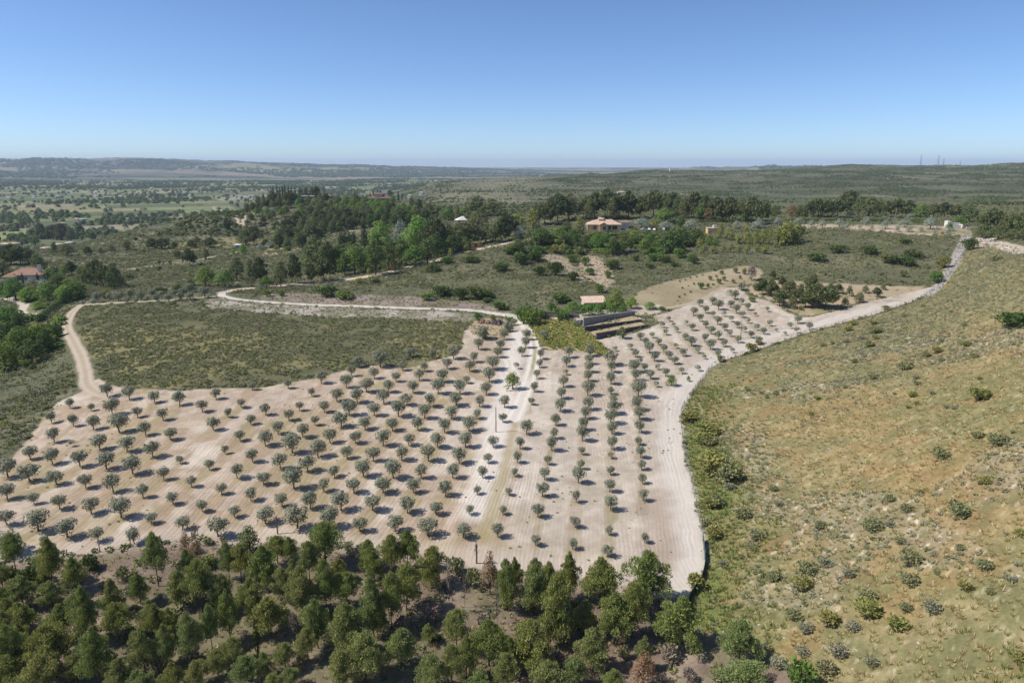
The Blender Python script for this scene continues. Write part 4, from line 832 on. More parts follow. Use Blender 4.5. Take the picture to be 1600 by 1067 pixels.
near = [(60,330,440,120,'B'),(170,340,450,140,'B'),(240,350,450,120,'B'),(325,195,460,150,'P'),(560,260,370,110,'B'),(980,165,470,130,'Q'),(897,260,330,25,'c'),(1150,130,260,90,'r'),(1220,160,310,95,'r'),(1390,180,270,60,'r'),(1545,90,260,140,'d'),(1490,230,440,150,'P'),
 (1250,330,630,150,'P'),(870,400,580,120,'P'),(1120,390,600,140,'Q'),(150,420,600,170,'Q'),(330,450,600,130,'Q'),(545,500,820,150,'P'),(30,500,660,130,'P'),(390,600,780,150,'P'),(150,580,760,170,'P'),(740,590,810,150,'P'),(480,495,600,100,'Q'),(680,530,640,110,'Q'),
 (1380,410,620,120,'Q'),(1425,520,810,120,'P'),(1560,430,640,150,'Q'),(1315,610,870,100,'Q'),(1190,660,950,140,'Q'),(1060,620,800,120,'P'),(940,570,750,120,'Q'),(900,750,1010,150,'Q'),(620,760,1080,210,'P'),(330,740,1000,240,'P'),(100,740,1030,190,'P'),(1040,720,960,130,'Q'),
 (1450,800,960,120,'Q'),(1350,870,1020,130,'Q'),(1520,915,1080,150,'Q'),(1220,940,1100,130,'Q'),(1080,950,1120,140,'P'),(740,940,1120,160,'Q'),(480,900,1060,120,'Q'),(60,930,1130,200,'P'),(280,910,1130,220,'Q'),(860,1000,1150,150,'Q'),(20,350,480,110,'P'),(40,640,820,120,'Q'),(1212,80,215,70,'t'),
 (1180,300,380,80,'Y'),(1300,270,350,110,'Y'),(760,340,430,80,'s'),(690,640,760,90,'x'),(1180,830,930,110,'x'),(980,880,990,110,'x'),(580,700,790,80,'x')]
zone(0, 797, S, "", "", near)
near2 = [(135,170,330,140,'P'),(215,180,330,110,'P'),(60,230,480,170,'P'),(435,95,340,175,'P'),(330,210,430,130,'Q'),(510,310,430,100,'P'),(170,370,560,110,'Q'),(290,370,650,150,'Q'),(435,330,610,140,'P'),(565,395,600,140,'P'),(840,170,400,130,'P'),(940,140,370,140,'P'),(735,260,440,120,'P'),(930,355,620,165,'P'),(835,410,720,140,'P'),(730,440,780,160,'Q'),
 (1085,250,480,165,'P'),(1240,280,400,110,'s'),(1445,240,520,130,'r'),(1360,190,330,40,'t'),(1550,330,620,130,'P'),(90,560,760,210,'P'),(385,580,850,165,'P'),(560,600,900,200,'Q'),(680,790,1070,200,'Q'),(540,890,1120,190,'Q'),(905,745,965,190,'Q'),(1065,705,810,90,'Q'),(1240,630,860,140,'Q'),(1440,700,960,200,'P'),(1300,790,1050,150,'P'),(1210,850,1070,150,'Q'),(1090,915,1120,180,'Q'),
 (185,835,990,120,'Q'),(285,860,940,60,'Q'),(50,890,1040,110,'Q'),(210,980,1100,110,'Q'),(100,1020,1130,110,'Q'),(1560,800,1010,110,'P'),(1540,900,1120,140,'Q'),(15,670,910,36,'c'),(640,200,280,70,'G'),(570,180,250,80,'s'),(1195,300,640,60,'t'),(1290,390,600,50,'t'),(1490,450,700,50,'t'),(1380,1010,1150,130,'Q'),(1400,620,730,90,'x'),(1100,570,690,110,'x'),(240,600,770,60,'x'),(900,640,740,100,'x'),(1330,330,470,90,'s')]
zone(400, 797, S, "", "", near2)
near3 = [(20,310,500,90,'P'),(215,345,600,130,'P'),(140,360,650,150,'Q'),(270,440,800,220,'P'),(345,285,560,130,'r'),(540,310,600,250,'P'),(840,290,580,220,'P'),(450,570,760,130,'Q'),(630,540,830,220,'P'),(740,480,780,170,'P'),(1020,545,850,250,'P'),(120,720,1000,230,'P'),(500,750,1000,190,'Q'),(210,950,1130,230,'Q'),(390,930,1100,130,'Q'),(810,860,1090,180,'r'),
 (1400,710,960,250,'Q'),(1450,950,1130,260,'Q'),(1270,920,1060,120,'s'),(1130,370,485,110,'Y'),(690,820,920,90,'s'),(620,1000,1130,120,'P'),(970,820,930,120,'x'),(1090,950,1060,90,'x'),(560,890,990,90,'x'),(280,860,960,100,'x')]
near3 = [(x, t, f_, w, 'Z' if k == 'r' and x == 345 else k) for x, t, f_, w, k in near3]; KIND['Z'] = KIND['P']
zone(800, 797, S, "", "", near3)
zone(1200, 797, S, "on the grassy hill", "shrubs on the grassy hill", [(200,900,1100,200,'n'),(350,910,1010,130,'s'),(60,900,960,110,'G')])

for q in ((25,890),(120,925),(15,985),(175,960),(250,1000),(90,1040),(335,960),(395,960),(300,905),(350,905),(455,925),(475,960),(590,1000),(30,1025),(480,1030),(835,960),(860,1010),(975,1000),(570,890),(840,925),(1000,965),(560,1050),(1000,1050)):
    ZONES.append((q[0] + float(R.normal()) * 4, q[1] - 42 - 14 * R.random(), q[1], 24 + 10 * R.random(), 'PQ'[int(R.integers(2))], "", "", 0))
# trees around the road bend, the big dark clump above the long road
zone(400, 220, S, "in the clump above the dirt road", "trees in the clump above the dirt road", [(375,570,790,190,'p'),(440,600,810,110,'p'),(245,700,880,80,'p'),(500,640,800,130,'d'),(610,640,820,150,'g'),(550,690,830,110,'d'),(740,600,830,140,'d'),(765,488,660,155,'b'),(820,620,800,120,'d'),(895,475,640,80,'w'),
 (1010,450,690,190,'n2'),(960,560,740,130,'g'),(900,600,770,140,'d'),(985,640,770,165,'g'),(1060,600,760,140,'d'),(1110,470,700,140,'p'),(1180,500,690,130,'p'),(1250,500,670,120,'p'),(1320,510,650,120,'p'),(1370,430,540,160,'p'),(1360,330,470,140,'p'),(1450,350,470,140,'p'),(1420,520,630,120,'p'),(1480,490,630,110,'p'),(1540,450,620,100,'p'),(1120,560,720,130,'d'),(1210,580,700,110,'d'),(680,680,800,130,'d'),(1290,590,680,100,'d')])
zone(400, 220, S, "above the dirt road clump", "cypresses above the dirt road", [(527,562,645,28,'c'),(552,560,645,26,'c'),(578,560,645,26,'c'),(605,560,645,28,'c'),(672,528,662,34,'c')])
zone(400, 220, S, "along the dirt road verge", "trees along the dirt road", [(155,735,900,110,'p'),(30,720,880,90,'p'),(65,830,905,70,'b'),(420,730,868,120,'p'),(345,780,880,60,'p'),(700,780,830,40,'y'),(850,730,800,50,'r'),(885,740,790,45,'y'),(1205,660,725,45,'y'),(1300,625,690,45,'y'),(1345,625,680,40,'r'),(1385,615,660,42,'r'),(70,910,960,60,'n'),(160,915,960,50,'n'),(440,880,960,130,'B'),(550,920,975,120,'n'),(645,840,880,70,'Y'),(1180,700,760,80,'n'),(1330,700,750,110,'B'),(1160,880,960,140,'B'),(1270,890,980,110,'B'),(1370,885,975,150,'B'),(1060,930,985,90,'n'),(1440,925,970,80,'B'),(1510,740,805,100,'B'),(1500,980,1035,100,'n'),(1090,750,810,120,'d'),(740,845,880,60,'B'),(1560,640,700,80,'n')])
zone(0, 220, S, "by the gate at the road bend", "trees by the gate", [(1270,770,900,155,'g'),(1390,790,905,130,'g'),(1465,710,860,130,'p'),(1180,850,920,80,'d'),(1555,720,905,100,'p'),(1100,880,940,80,'d'),(1000,895,945,70,'B'),(650,915,975,60,'Y'),(940,905,950,50,'G')])
zone(0, 220, S, "on the open slope above the gully", "trees on the open slope", [(785,608,678,72,'p'),(940,602,668,70,'p'),(1000,602,668,100,'p'),(1080,625,668,52,'p'),(1185,612,663,62,'p'),(1215,585,640,62,'p'),(1300,600,660,80,'p'),(1095,665,730,66,'p'),(1175,665,775,76,'p'),(1275,660,733,62,'p'),(545,655,702,52,'p'),(620,660,692,42,'p'),(690,645,682,42,'p'),(985,735,768,28,'d'),(985,770,802,36,'d'),(850,785,812,30,'d'),(1405,480,560,62,'p'),(1530,485,517,38,'d'),(1450,430,472,60,'p'),(1520,540,645,112,'p'),(1570,530,645,92,'p'),(1500,640,702,62,'b'),(1440,670,702,42,'b'),(1050,730,760,30,'s'),(890,670,690,25,'B'),(840,590,615,30,'B')], 300)
zone(0, 220, S, "in the gully below the open slope", "trees in the gully", [(560,760,885,125,'d'),(600,740,895,130,'p'),(660,770,905,125,'p'),(710,745,915,115,'p'),(745,820,905,80,'p'),(510,770,870,85,'d'),(445,745,825,65,'p'),(800,820,850,60,'B')])
zone(0, 220, S, "around the villa with the chimney", "trees around the villa", [(100,830,985,125,'g'),(180,900,995,100,'b'),(240,990,1040,72,'b'),(300,870,985,130,'g'),(360,820,905,110,'d'),(440,850,985,150,'g'),(490,870,965,95,'d'),(400,900,1000,110,'g'),(30,890,965,70,'d'),(20,730,835,110,'p'),(70,640,765,110,'p'),(130,650,765,110,'p'),(180,650,765,110,'p'),(240,690,795,90,'p'),(40,650,745,100,'p'),(310,780,855,70,'b'),(400,765,835,64,'g'),(145,812,885,14,'c'),(235,812,865,12,'c'),(304,800,885,14,'c'),(358,780,835,12,'c'),(343,782,835,12,'c'),(200,840,885,55,'o'),(270,850,900,55,'o'),(560,770,850,60,'d')], 200)
zone(0, 470, S, "below the villa drive", "trees below the villa drive", [(50,30,150,160,'g'),(60,120,335,200,'d'),(140,150,355,150,'g'),(240,105,300,150,'n'),(200,230,385,140,'d'),(30,250,415,150,'g'),(290,170,325,100,'d'),(350,140,225,75,'B'),(170,350,405,65,'n'),(120,60,200,80,'d'),(90,200,330,130,'g'),(20,60,220,120,'g')])
zone(0, 220, S, "between the villa and the valley", "trees at the valley edge", [(255,510,605,72,'p'),(330,520,612,80,'p'),(385,510,612,92,'p'),(440,530,622,62,'p'),(220,595,652,80,'d'),(340,620,692,52,'d'),(420,630,722,92,'p'),(140,560,620,60,'d'),(60,480,515,70,'d'),(130,475,520,60,'d'),(185,470,520,60,'d')], 500)
# far hilltop estate
zone(400, 220, S, "on the hilltop estate", "cypresses on the hilltop", [(95,285,355,14,'c'),(108,280,355,14,'c'),(135,275,350,13,'c'),(150,282,350,13,'c'),(168,276,350,13,'c'),(182,272,350,13,'c'),(205,280,352,12,'c'),(222,283,350,12,'c'),(244,288,350,12,'c'),(50,318,380,12,'c'),(25,330,390,12,'c'),(880,310,365,14,'c'),(903,322,355,12,'c')], 560)
zone(400, 220, S, "on the hilltop estate", "trees on the hilltop estate", [(15,335,400,50,'p'),(45,330,395,50,'p'),(80,320,395,50,'p'),(115,315,390,50,'p'),(150,315,385,50,'p'),(185,312,382,50,'p'),(215,312,378,50,'p'),(245,318,372,50,'p'),(275,283,345,48,'p'),(310,280,345,48,'p'),(345,280,345,50,'p'),(375,283,348,45,'p'),(400,320,378,50,'p'),(435,325,378,46,'p'),(420,285,320,20,'p'),(615,315,375,62,'p'),(553,345,375,36,'r'),(770,305,348,32,'p'),(790,318,348,26,'r'),(828,305,345,36,'p'),(845,335,385,46,'g'),(962,340,405,42,'p'),(1010,360,415,42,'p'),(985,380,435,50,'p'),(1065,380,445,92,'p'),(1190,395,480,82,'g'),(1120,400,440,36,'g'),(1290,400,445,72,'g'),(258,355,400,46,'b'),(-20,380,430,60,'p'),(705,318,345,20,'r')], 500)
zone(400, 220, S, "on the slope left of the woods", "bushes left of the woods", [(80,445,500,50,'p'),(45,470,510,40,'p'),(30,500,525,34,'p'),(20,410,440,40,'g'),(60,400,440,44,'o'),(100,410,450,50,'o'),(145,405,450,50,'d'),(190,400,450,50,'d'),(30,630,680,60,'o'),(90,620,665,60,'o'),(150,610,655,60,'o'),(210,605,650,60,'o'),(270,600,645,60,'o'),(200,645,680,50,'n'),(60,610,640,60,'g')], 380)
# ochre house garden and pine belt
belt = [(200,390,520,115,'p'),(280,330,500,125,'p'),(350,310,490,125,'p'),(440,330,480,115,'p'),(510,320,480,115,'p'),(590,300,480,125,'p'),(660,330,480,115,'p'),(720,310,480,95,'p'),(790,350,480,105,'p'),(870,310,470,115,'p'),(930,310,450,95,'p'),(985,320,460,105,'p'),(1060,340,480,105,'p'),(1120,320,480,115,'p'),(1190,340,490,95,'p'),(1210,400,495,70,'r'),(1260,350,500,105,'p'),(1340,350,500,115,'p'),(1410,350,500,95,'p'),(1480,350,505,115,'p'),(1540,370,520,105,'p'),
 (240,370,520,90,'p'),(480,350,490,90,'p'),(620,340,490,90,'p'),(1020,330,470,90,'p'),(1300,380,500,80,'g'),(1440,400,505,70,'g'),(1160,380,490,80,'g'),(150,400,520,70,'p')]
zone(800, 220, S, "in the belt behind the ochre house", "trees in the pine belt behind the ochre house", belt, 430)
zone(800, 220, S, "around the ochre house", "garden trees around the ochre house", [(945,410,510,140,'g'),(800,470,545,100,'o'),(870,480,545,62,'y'),(950,490,550,92,'o'),(1040,460,540,62,'d'),(1105,480,550,82,'o'),(1390,490,545,62,'o'),(1520,480,545,82,'o'),(975,540,690,155,'d'),(1040,530,650,130,'d'),(1130,540,630,115,'d'),(760,545,650,110,'g'),(690,570,690,120,'d'),(620,590,710,95,'d'),(580,565,630,64,'g'),(520,575,670,90,'g'),(450,580,660,85,'d'),(370,540,650,115,'d'),(280,530,650,115,'g'),(180,530,650,140,'d'),(50,520,605,90,'o'),(150,500,560,80,'o'),(100,530,625,44,'y'),(40,440,550,120,'y'),(130,410,570,80,'y'),(-20,450,590,110,'p'),(420,470,560,62,'y'),(340,490,570,64,'d'),(30,600,700,105,'d'),(820,600,700,90,'g'),(900,600,660,70,'n'),(660,610,700,80,'g'),(850,560,640,60,'g'),(1000,590,690,90,'d')])
zone(800, 220, S, "on the ochre house garden slope", "bushes on the garden slope", [(170,640,695,64,'n'),(265,625,695,80,'Y'),(320,630,685,50,'Y'),(410,640,705,62,'Y'),(60,680,765,100,'B'),(140,660,745,92,'B'),(760,690,745,52,'n'),(880,680,745,92,'n'),(945,690,755,72,'B'),(1040,650,725,90,'n'),(1110,690,745,62,'n'),(1095,600,645,50,'Y'),(270,720,835,90,'B'),(170,760,835,80,'B'),(380,790,865,82,'B'),(620,720,795,100,'B'),(310,930,995,100,'n'),(500,560,600,60,'n'),(450,700,770,60,'n'),(480,770,830,60,'n'),(370,690,750,60,'n'),(590,790,850,50,'n'),(540,870,940,60,'n'),(1000,740,780,60,'B'),(850,750,790,50,'B'),(1120,700,760,60,'B')])
young = [(1160,590,665,62,'y'),(1215,570,645,60,'y'),(1285,500,605,50,'y'),(1340,540,615,80,'y'),(1400,570,640,70,'y'),(1450,560,640,70,'Q'),(1500,560,640,64,'Q'),(1550,550,640,70,'Q'),(1180,640,700,50,'y'),(1240,640,700,56,'Q'),(1300,640,690,60,'Q'),(1350,630,690,56,'Q'),(1400,640,690,50,'Q'),(1450,640,700,50,'Q'),(1510,630,690,56,'Q'),(1560,640,700,60,'Q'),(1260,590,650,50,'g'),(1220,600,650,44,'g')]
zone(800, 220, S, "in the plantation right of the ochre hut", "young pines in the plantation", young)
zone(1060, 310, 6.667, "in the plantation right of the ochre hut", "young pines in the plantation", [(700,290,400,80,'y'),(800,400,500,60,'Q'),(880,320,440,90,'Q'),(960,330,420,70,'Q'),(1080,270,470,130,'Q'),(1160,220,440,120,'y'),(1250,250,380,110,'Q'),(1220,350,480,90,'Q'),(1130,380,480,90,'Q'),(1010,440,520,60,'y'),(930,400,490,60,'Q'),(740,390,500,70,'Q'),(1070,440,500,60,'Q'),(1300,270,370,70,'g')])
# terrace yard below the ochre house
E_ = S
zone(800, 430, E_, "around the walled yard", "trees around the walled yard", [(70,170,300,75,'n'),(120,175,312,95,'n'),(180,200,275,62,'n'),(245,160,225,50,'n'),(310,195,275,85,'n'),(375,160,235,90,'g'),(300,100,170,100,'B'),(440,190,250,45,'g'),(475,180,248,60,'g'),(530,180,248,70,'g'),(610,175,244,72,'g'),(680,170,238,62,'g'),(640,80,225,95,'g'),(735,130,205,80,'b'),(850,160,208,76,'b'),(925,190,215,40,'n'),(590,130,200,60,'g'),(680,300,390,55,'s')])
zone(800, 430, E_, "standing in the orchard soil", "small fruit trees in the orchard", [(985,610,682,76,'g'),(1088,618,656,30,'g'),(5,590,705,115,'g'),(1480,410,470,80,'Y'),(1520,390,430,50,'Y'),(1280,480,535,40,'Y'),(1480,125,165,50,'n')])
zone(700, 460, 9.975, "beside the rubble heap at the track top", "shrubs beside the rubble heap", [(465,255,405,125,'n'),(710,320,410,115,'Y'),(970,340,430,150,'n'),(920,410,535,140,'o'),(810,85,245,175,'B'),(930,150,245,100,'n'),(620,30,120,200,'B'),(1180,250,400,200,'n'),(560,540,680,170,'s')])
# pines of the sandy plot, clumps on the scrub slope, belt on the right
zone(1200, 430, S, "on the sandy plot above the orchard", "young pines on the sandy plot", [(20,40,132,90,'P'),(130,30,112,110,'P'),(70,95,192,100,'P'),(150,120,205,70,'P'),(250,0,92,100,'P'),(270,60,195,150,'P'),(350,70,205,150,'P'),(430,55,112,62,'P'),(475,130,198,60,'P'),(560,100,168,72,'P'),(600,60,110,52,'P'),(670,75,135,52,'P'),(710,55,90,42,'P'),(230,110,200,80,'P'),(310,40,120,80,'P'),(380,40,130,70,'P'),(500,60,130,50,'P'),(740,35,62,50,'s'),(200,180,215,30,'s')])
zone(1060, 310, 6.667, "on the sandy plot above the orchard", "young pines on the sandy plot", [(870,840,1005,125,'P'),(960,820,945,105,'P'),(1160,840,985,150,'P'),(1390,760,965,130,'P'),(1030,960,1085,100,'P'),(1190,960,1085,115,'P'),(1330,960,1085,120,'P'),(980,750,845,62,'P'),(760,680,855,100,'x'),(1080,820,930,80,'P'),(800,860,960,70,'s'),(1270,880,1000,90,'P')])
zone(1060, 310, 6.667, "in the tan ploughed plot", "bushes in the ploughed plot", [(235,860,942,62,'n'),(330,790,852,47,'s'),(420,820,888,57,'n'),(450,735,792,52,'s'),(475,800,858,47,'Y'),(595,700,778,52,'s'),(685,720,792,52,'s'),(305,875,927,42,'n'),(370,710,757,42,'s'),(570,830,882,47,'Y'),(640,790,837,32,'s'),(395,790,822,27,'s'),(430,680,722,40,'s'),(500,690,715,30,'s'),(125,810,832,25,'s'),(190,800,822,25,'s'),(250,785,803,22,'s'),(160,870,900,28,'s'),(40,915,940,28,'s'),(70,835,853,20,'s'),(15,850,872,22,'s'),(105,900,918,18,'s'),(125,955,980,30,'s'),(65,985,1008,28,'s'),(8,1005,1035,28,'s'),(360,880,905,34,'s')])
rb = [(40,390,475,92,'p'),(140,390,475,80,'r'),(240,370,475,95,'p'),(310,360,475,112,'p'),(430,365,475,115,'p'),(500,310,430,135,'p'),(620,340,470,142,'p'),(690,370,462,90,'d'),(785,360,480,122,'p'),(870,370,470,82,'p'),(940,380,475,102,'g'),(1020,380,475,92,'p'),(1090,380,475,102,'p'),(1160,400,480,92,'p'),(1240,390,505,112,'p'),(1330,430,545,122,'p'),(1390,420,565,142,'p'),(1470,440,585,132,'p'),(1540,450,595,132,'p'),(1600,430,595,122,'p'),(1320,510,605,102,'p'),(1420,520,612,122,'p'),(1510,540,612,122,'p'),(1590,520,612,120,'p'),(560,340,465,100,'p'),(370,350,470,90,'p'),(190,390,475,80,'p')]
zone(1200, 220, S, "in the right-hand pine belt", "trees in the right-hand pine belt", rb, 320)
zone(1200, 220, S, "along the terrace below the hedge", "trees along the terrace", [(265,485,535,52,'o'),(335,480,540,62,'o'),(440,480,535,82,'o'),(490,500,540,42,'o'),(565,510,545,32,'o'),(605,470,525,62,'o'),(640,515,545,27,'o'),(725,480,545,62,'o'),(795,520,562,42,'o'),(845,480,535,82,'o'),(870,525,562,52,'o'),(880,445,485,62,'o'),(945,530,562,42,'o'),(1000,460,545,92,'o'),(1030,540,577,32,'o'),(1105,550,582,37,'o'),(1115,500,555,52,'g'),(1180,460,525,102,'g'),(505,430,475,52,'o'),(60,470,525,62,'o'),(190,470,515,72,'o'),(1075,560,580,30,'r'),(1120,530,575,40,'o')], 280)
zone(1200, 220, S, "on the scrub slope below the terrace", "dark bushes on the scrub slope", [(300,680,742,112,'B'),(435,630,692,112,'B'),(625,630,702,122,'B'),(845,595,637,72,'B'),(760,690,755,122,'B'),(850,700,772,112,'B'),(900,660,722,112,'B'),(1240,580,675,92,'B'),(1090,700,785,80,'Y'),(1040,790,880,90,'n'),(1400,700,742,92,'s'),(110,495,645,150,'y'),(60,520,645,100,'y'),(170,500,630,100,'y'),(700,800,830,40,'s'),(835,790,840,50,'s'),(1060,700,760,60,'s')])
# right-hand grassy hill
hill = []
for (ox, oy, sc_, dat) in ((1200, 430, S, [(490,345,60,'Y'),(520,310,55,'Y'),(650,305,50,'Y'),(665,358,85,'s'),(575,400,50,'G'),(625,440,72,'s'),(665,395,50,'Y'),(340,440,42,'s'),(395,425,37,'Y'),(480,415,52,'G'),(840,258,37,'s'),(845,582,90,'s'),(1038,480,72,'Z'),(980,503,60,'s'),(1070,532,46,'s'),(1225,438,72,'Y'),(1275,512,60,'s'),(650,640,62,'s'),(530,540,56,'Y'),(920,677,56,'s'),(915,642,50,'G'),(890,752,52,'Y'),(865,822,42,'Y'),(915,802,50,'Y'),(1305,648,46,'Y'),(1310,772,145,'Y'),(305,772,52,'Y'),(475,697,37,'s'),(265,862,42,'Y'),(1415,1045,125,'s'),(1295,1005,72,'s'),(1510,975,37,'s'),(1490,315,150,'B'),(1560,320,180,'B'),(1210,318,46,'s'),(1100,822,46,'G'),(1145,827,50,'G'),(50,732,42,'s'),(95,717,37,'s'),(1150,982,32,'s'),(1070,412,37,'s'),(780,737,32,'s'),(1015,737,42,'G'),(730,215,60,'Y'),(1130,230,30,'s'),(960,195,30,'s')]),
                         (1100, 600, 3.2, [(40,450,150,'Y'),(120,485,150,'s'),(130,525,62,'G'),(40,250,92,'Y'),(30,305,82,'s'),(350,532,52,'s'),(375,608,52,'G'),(190,665,82,'s'),(30,615,102,'Y'),(260,775,82,'s'),(580,718,62,'s'),(840,730,102,'s'),(930,713,52,'G'),(1010,635,72,'s'),(930,583,62,'s'),(1270,658,125,'s'),(1180,372,92,'s'),(1400,500,72,'Y'),(1465,308,92,'s'),(1370,270,62,'s'),(1080,548,42,'Y'),(980,795,62,'s'),(1280,825,52,'s'),(700,767,32,'s'),(240,825,62,'G'),(570,78,37,'Y'),(1040,63,50,'Y')]),
                         (1200, 797, S, [(325,108,72,'s'),(625,120,102,'s'),(865,455,122,'s'),(870,325,150,'s'),(240,385,122,'s'),(210,478,142,'Y'),(1340,362,112,'s'),(1220,495,102,'Y'),(160,675,112,'s'),(380,705,142,'Y'),(620,645,182,'Y'),(790,735,152,'Z'),(520,742,92,'G'),(1000,625,122,'G'),(500,412,92,'G'),(1190,235,52,'Y'),(820,203,62,'s'),(25,433,72,'s'),(230,755,102,'G'),(440,905,122,'G'),(210,885,82,'G'),(620,555,122,'s'),(850,622,92,'s'),(1560,155,72,'Y'),(1500,443,62,'G'),(1370,512,60,'s'),(1190,33,112,'s'),(1040,393,50,'s'),(350,343,92,'G'),(640,960,90,'G'),(1560,930,100,'Y')]),
                         (1000, 780, 6.667, [(1070,190,132,'s'),(1210,408,150,'G'),(860,695,110,'G'),(1060,615,82,'s'),(1400,830,162,'s'),(760,400,200,'Y'),(700,270,150,'s'),(780,70,200,'s'),(1180,545,112,'Y')]),
                         (1000, 600, 6.667, [(500,390,200,'Y'),(690,510,225,'Z'),(660,620,220,'Y'),(760,850,290,'Y'),(930,990,290,'Y'),(1120,70,62,'s'),(1260,97,52,'s'),(1320,147,52,'s'),(1420,117,62,'s'),(1050,868,62,'s')])):
    for x, foot, w, k in dat: hill.append((ox + x / sc_, oy + foot / sc_, w / sc_, 'Y' if k == 'Z' else k))
for u, v, w, k in hill: ZONES.append((u, v - w * .62, v, w, k, "on the grassy hill", "shrubs on the grassy hill", 0))
KIND['n2'] = ('lime', 'broadleaf_tree', 'tree', 'tall bright green tree')

# woods on the slope below the red roofed house: trees stand at random inside the surveyed outline
def inside_px(P, n, gap):
    P = np.array(P, float); out = []; lo = P.min(0); hi = P.max(0); tries = 0
    while len(out) < n and tries < 20000:
        tries += 1; q = lo + R.random(2) * (hi - lo)
        if inside(np.array([q[0]]), np.array([q[1]]), P)[0] and all(((q[0] - o[0]) / gap) ** 2 + ((q[1] - o[1]) / (gap * .42)) ** 2 > 1 for o in out): out.append(q)
    return out
for q in inside_px([(425, 388), (440, 368), (462, 352), (490, 335), (540, 328), (640, 332), (672, 345), (650, 353), (600, 354), (560, 357), (520, 365), (492, 376), (468, 388)], 100, 10.5):
    up = q[1] < 345 and q[0] > 520
    k = 'g' if (up and R.random() < .6) or R.random() < .1 else 'd' if R.random() < .12 else 'p'
    w = 13 + 6 * R.random(); ZONES.append((q[0], q[1] - w * 1.25, q[1], w, k, ("high" if q[1] < 343 else "midway" if q[1] < 360 else "low") + " in the woods below the red-roofed house", "trees in the hillside woods", 380))
for q in inside_px([(380, 330), (470, 312), (500, 318), (600, 322), (690, 338), (700, 345), (600, 330), (500, 330), (420, 345), (385, 345)], 30, 10):
    k = 'gdp'[int(R.integers(3))]; w = 11 + 5 * R.random(); ZONES.append((q[0], q[1] - w, q[1], w, k, "on the ridge behind the hillside woods", "trees on the ridge behind the woods", 560))

BIG = {'garden trees around the ochre house': 1.35, 'trees in the clump above the dirt road': 1.25, 'trees around the walled yard': 1.35, 'cypresses above the dirt road': 1.3, 'trees in the hillside woods': 1.2, 'trees around the villa': 1.25, 'trees below the villa drive': 1.3, 'trees in the pine belt behind the ochre house': 1.2, 'trees in the right-hand pine belt': 1.2}
# build them all; the ordinal in a label counts the like trees of the same zone from the left
zu = np.array([z_[0] for z_ in ZONES]); zt = np.array([z_[1] for z_ in ZONES]); zb = np.array([z_[2] for z_ in ZONES])
zb = zb + np.array([3.0 if z_[5] == 'on the hilltop estate' else 0.0 for z_ in ZONES])
zx, zy, zz = place(zu, zb, np.array([z_[7] for z_ in ZONES], float))
names = {}
for i, (u, vt, vb, w, k, ph, gr_, ym) in enumerate(ZONES):
    if not ph:
        if vb < 918: ph = "along the upper edge of the near wood"
        elif vb < 985: ph = "in the upper near pine wood"
        elif vb < 1035: ph = "in the lower near pine wood"
        else: ph = "at the bottom of the near wood"
        gr_ = "trees and shrubs of the near pine wood"
    if ph == "on the grassy hill":
        band = "upper" if vb < 560 else "middle" if vb < 700 else "lower" if vb < 850 else "lowest"
        ph = "on the %s grassy hill" % band
    names.setdefault((ph, KIND[k][3]), []).append(i); ZONES[i] = (u, vt, vb, w, k, ph, gr_, ym)
for (ph, words_), ii in names.items():
    ii.sort(key=lambda i: zu[i])
    for n_, i in enumerate(ii):
        u, vt, vb, w, k, _, gr_, ym = ZONES[i]; kd = KIND[k]; ww, hh = size_px(u, vb, vt, w, zx[i], zy[i], zz[i])
        lab = "%s, %s from the left %s" % (words_, ordinal(n_ + 1), ph) if len(ii) > 1 else "%s, only one %s" % (words_, ph)
        var = kd[0]
        if var in ('pine', 'pine2') and vb < 800: var = 'pinefar' if var == 'pine' else 'yellow'
        e = plant(kd[1], var, zx[i], zy[i], zz[i], ww * BIG.get(gr_, 1.16 if var in ('pine', 'pine2') else 1.12), hh * (1.12 if var in ('pine', 'pine2') else 1.03), lab, kd[2], gr_, parts=('foliage', 'stems') if kd[2] in ('bush', 'shrub') else ('crown', 'trunk'))
print("plants", len(ZONES))
# ------------------------------------------------------------------ growth nobody could count, spread over the zones
_qa = quads; _ax = FX[_qa]; _ay = FY[_qa]
_area = .5 * np.abs((_ax[:, 2] - _ax[:, 0]) * (_ay[:, 3] - _ay[:, 1]) - (_ax[:, 3] - _ax[:, 1]) * (_ay[:, 2] - _ay[:, 0]))
_cxm = _ax.mean(1); _cym = _ay.mean(1); _czm = FZ[_qa].mean(1); _uu, _vv, _dd = project(_cxm, _cym, _czm)
_seen = (_uu > -120) & (_uu < 1720) & (_vv < 1180) & (_dd > 10)
QF2 = .5 * (f2[_qa[:, 0]] + f2[_qa[:, 2]])
def sample(mask, dens, seed):
    g = np.random.default_rng(seed); k = np.nonzero(mask & _seen)[0]; lam = _area[k] * (dens[k] if isinstance(dens, np.ndarray) else dens)
    n = g.poisson(lam); kk = np.repeat(k, n); a = g.random(len(kk)); b = g.random(len(kk))
    x = (_ax[kk, 0] * (1 - a) + _ax[kk, 1] * a) * (1 - b) + (_ax[kk, 3] * (1 - a) + _ax[kk, 2] * a) * b
    y = (_ay[kk, 0] * (1 - a) + _ay[kk, 1] * a) * (1 - b) + (_ay[kk, 3] * (1 - a) + _ay[kk, 2] * a) * b
    return x, y, g
def dome(mat, n=34, size=.16, rz=.5, tuft=True): return cloud_mesh("clump", leaf_cloud([(0, 0, rz * .45, .45, .45, rz)], n, size, .6, .6, elong=1.5, tuft=tuft), LM[mat])
C_SCRUB = proto_coll("scrub_models", [dome('scrub') for _ in range(4)] + [dome('scrub_grey') for _ in range(2)] + [dome('oak')])
C_GREY = proto_coll("grey_scrub_models", [dome('scrub_grey') for _ in range(3)] + [dome('scrub') for _ in range(2)])
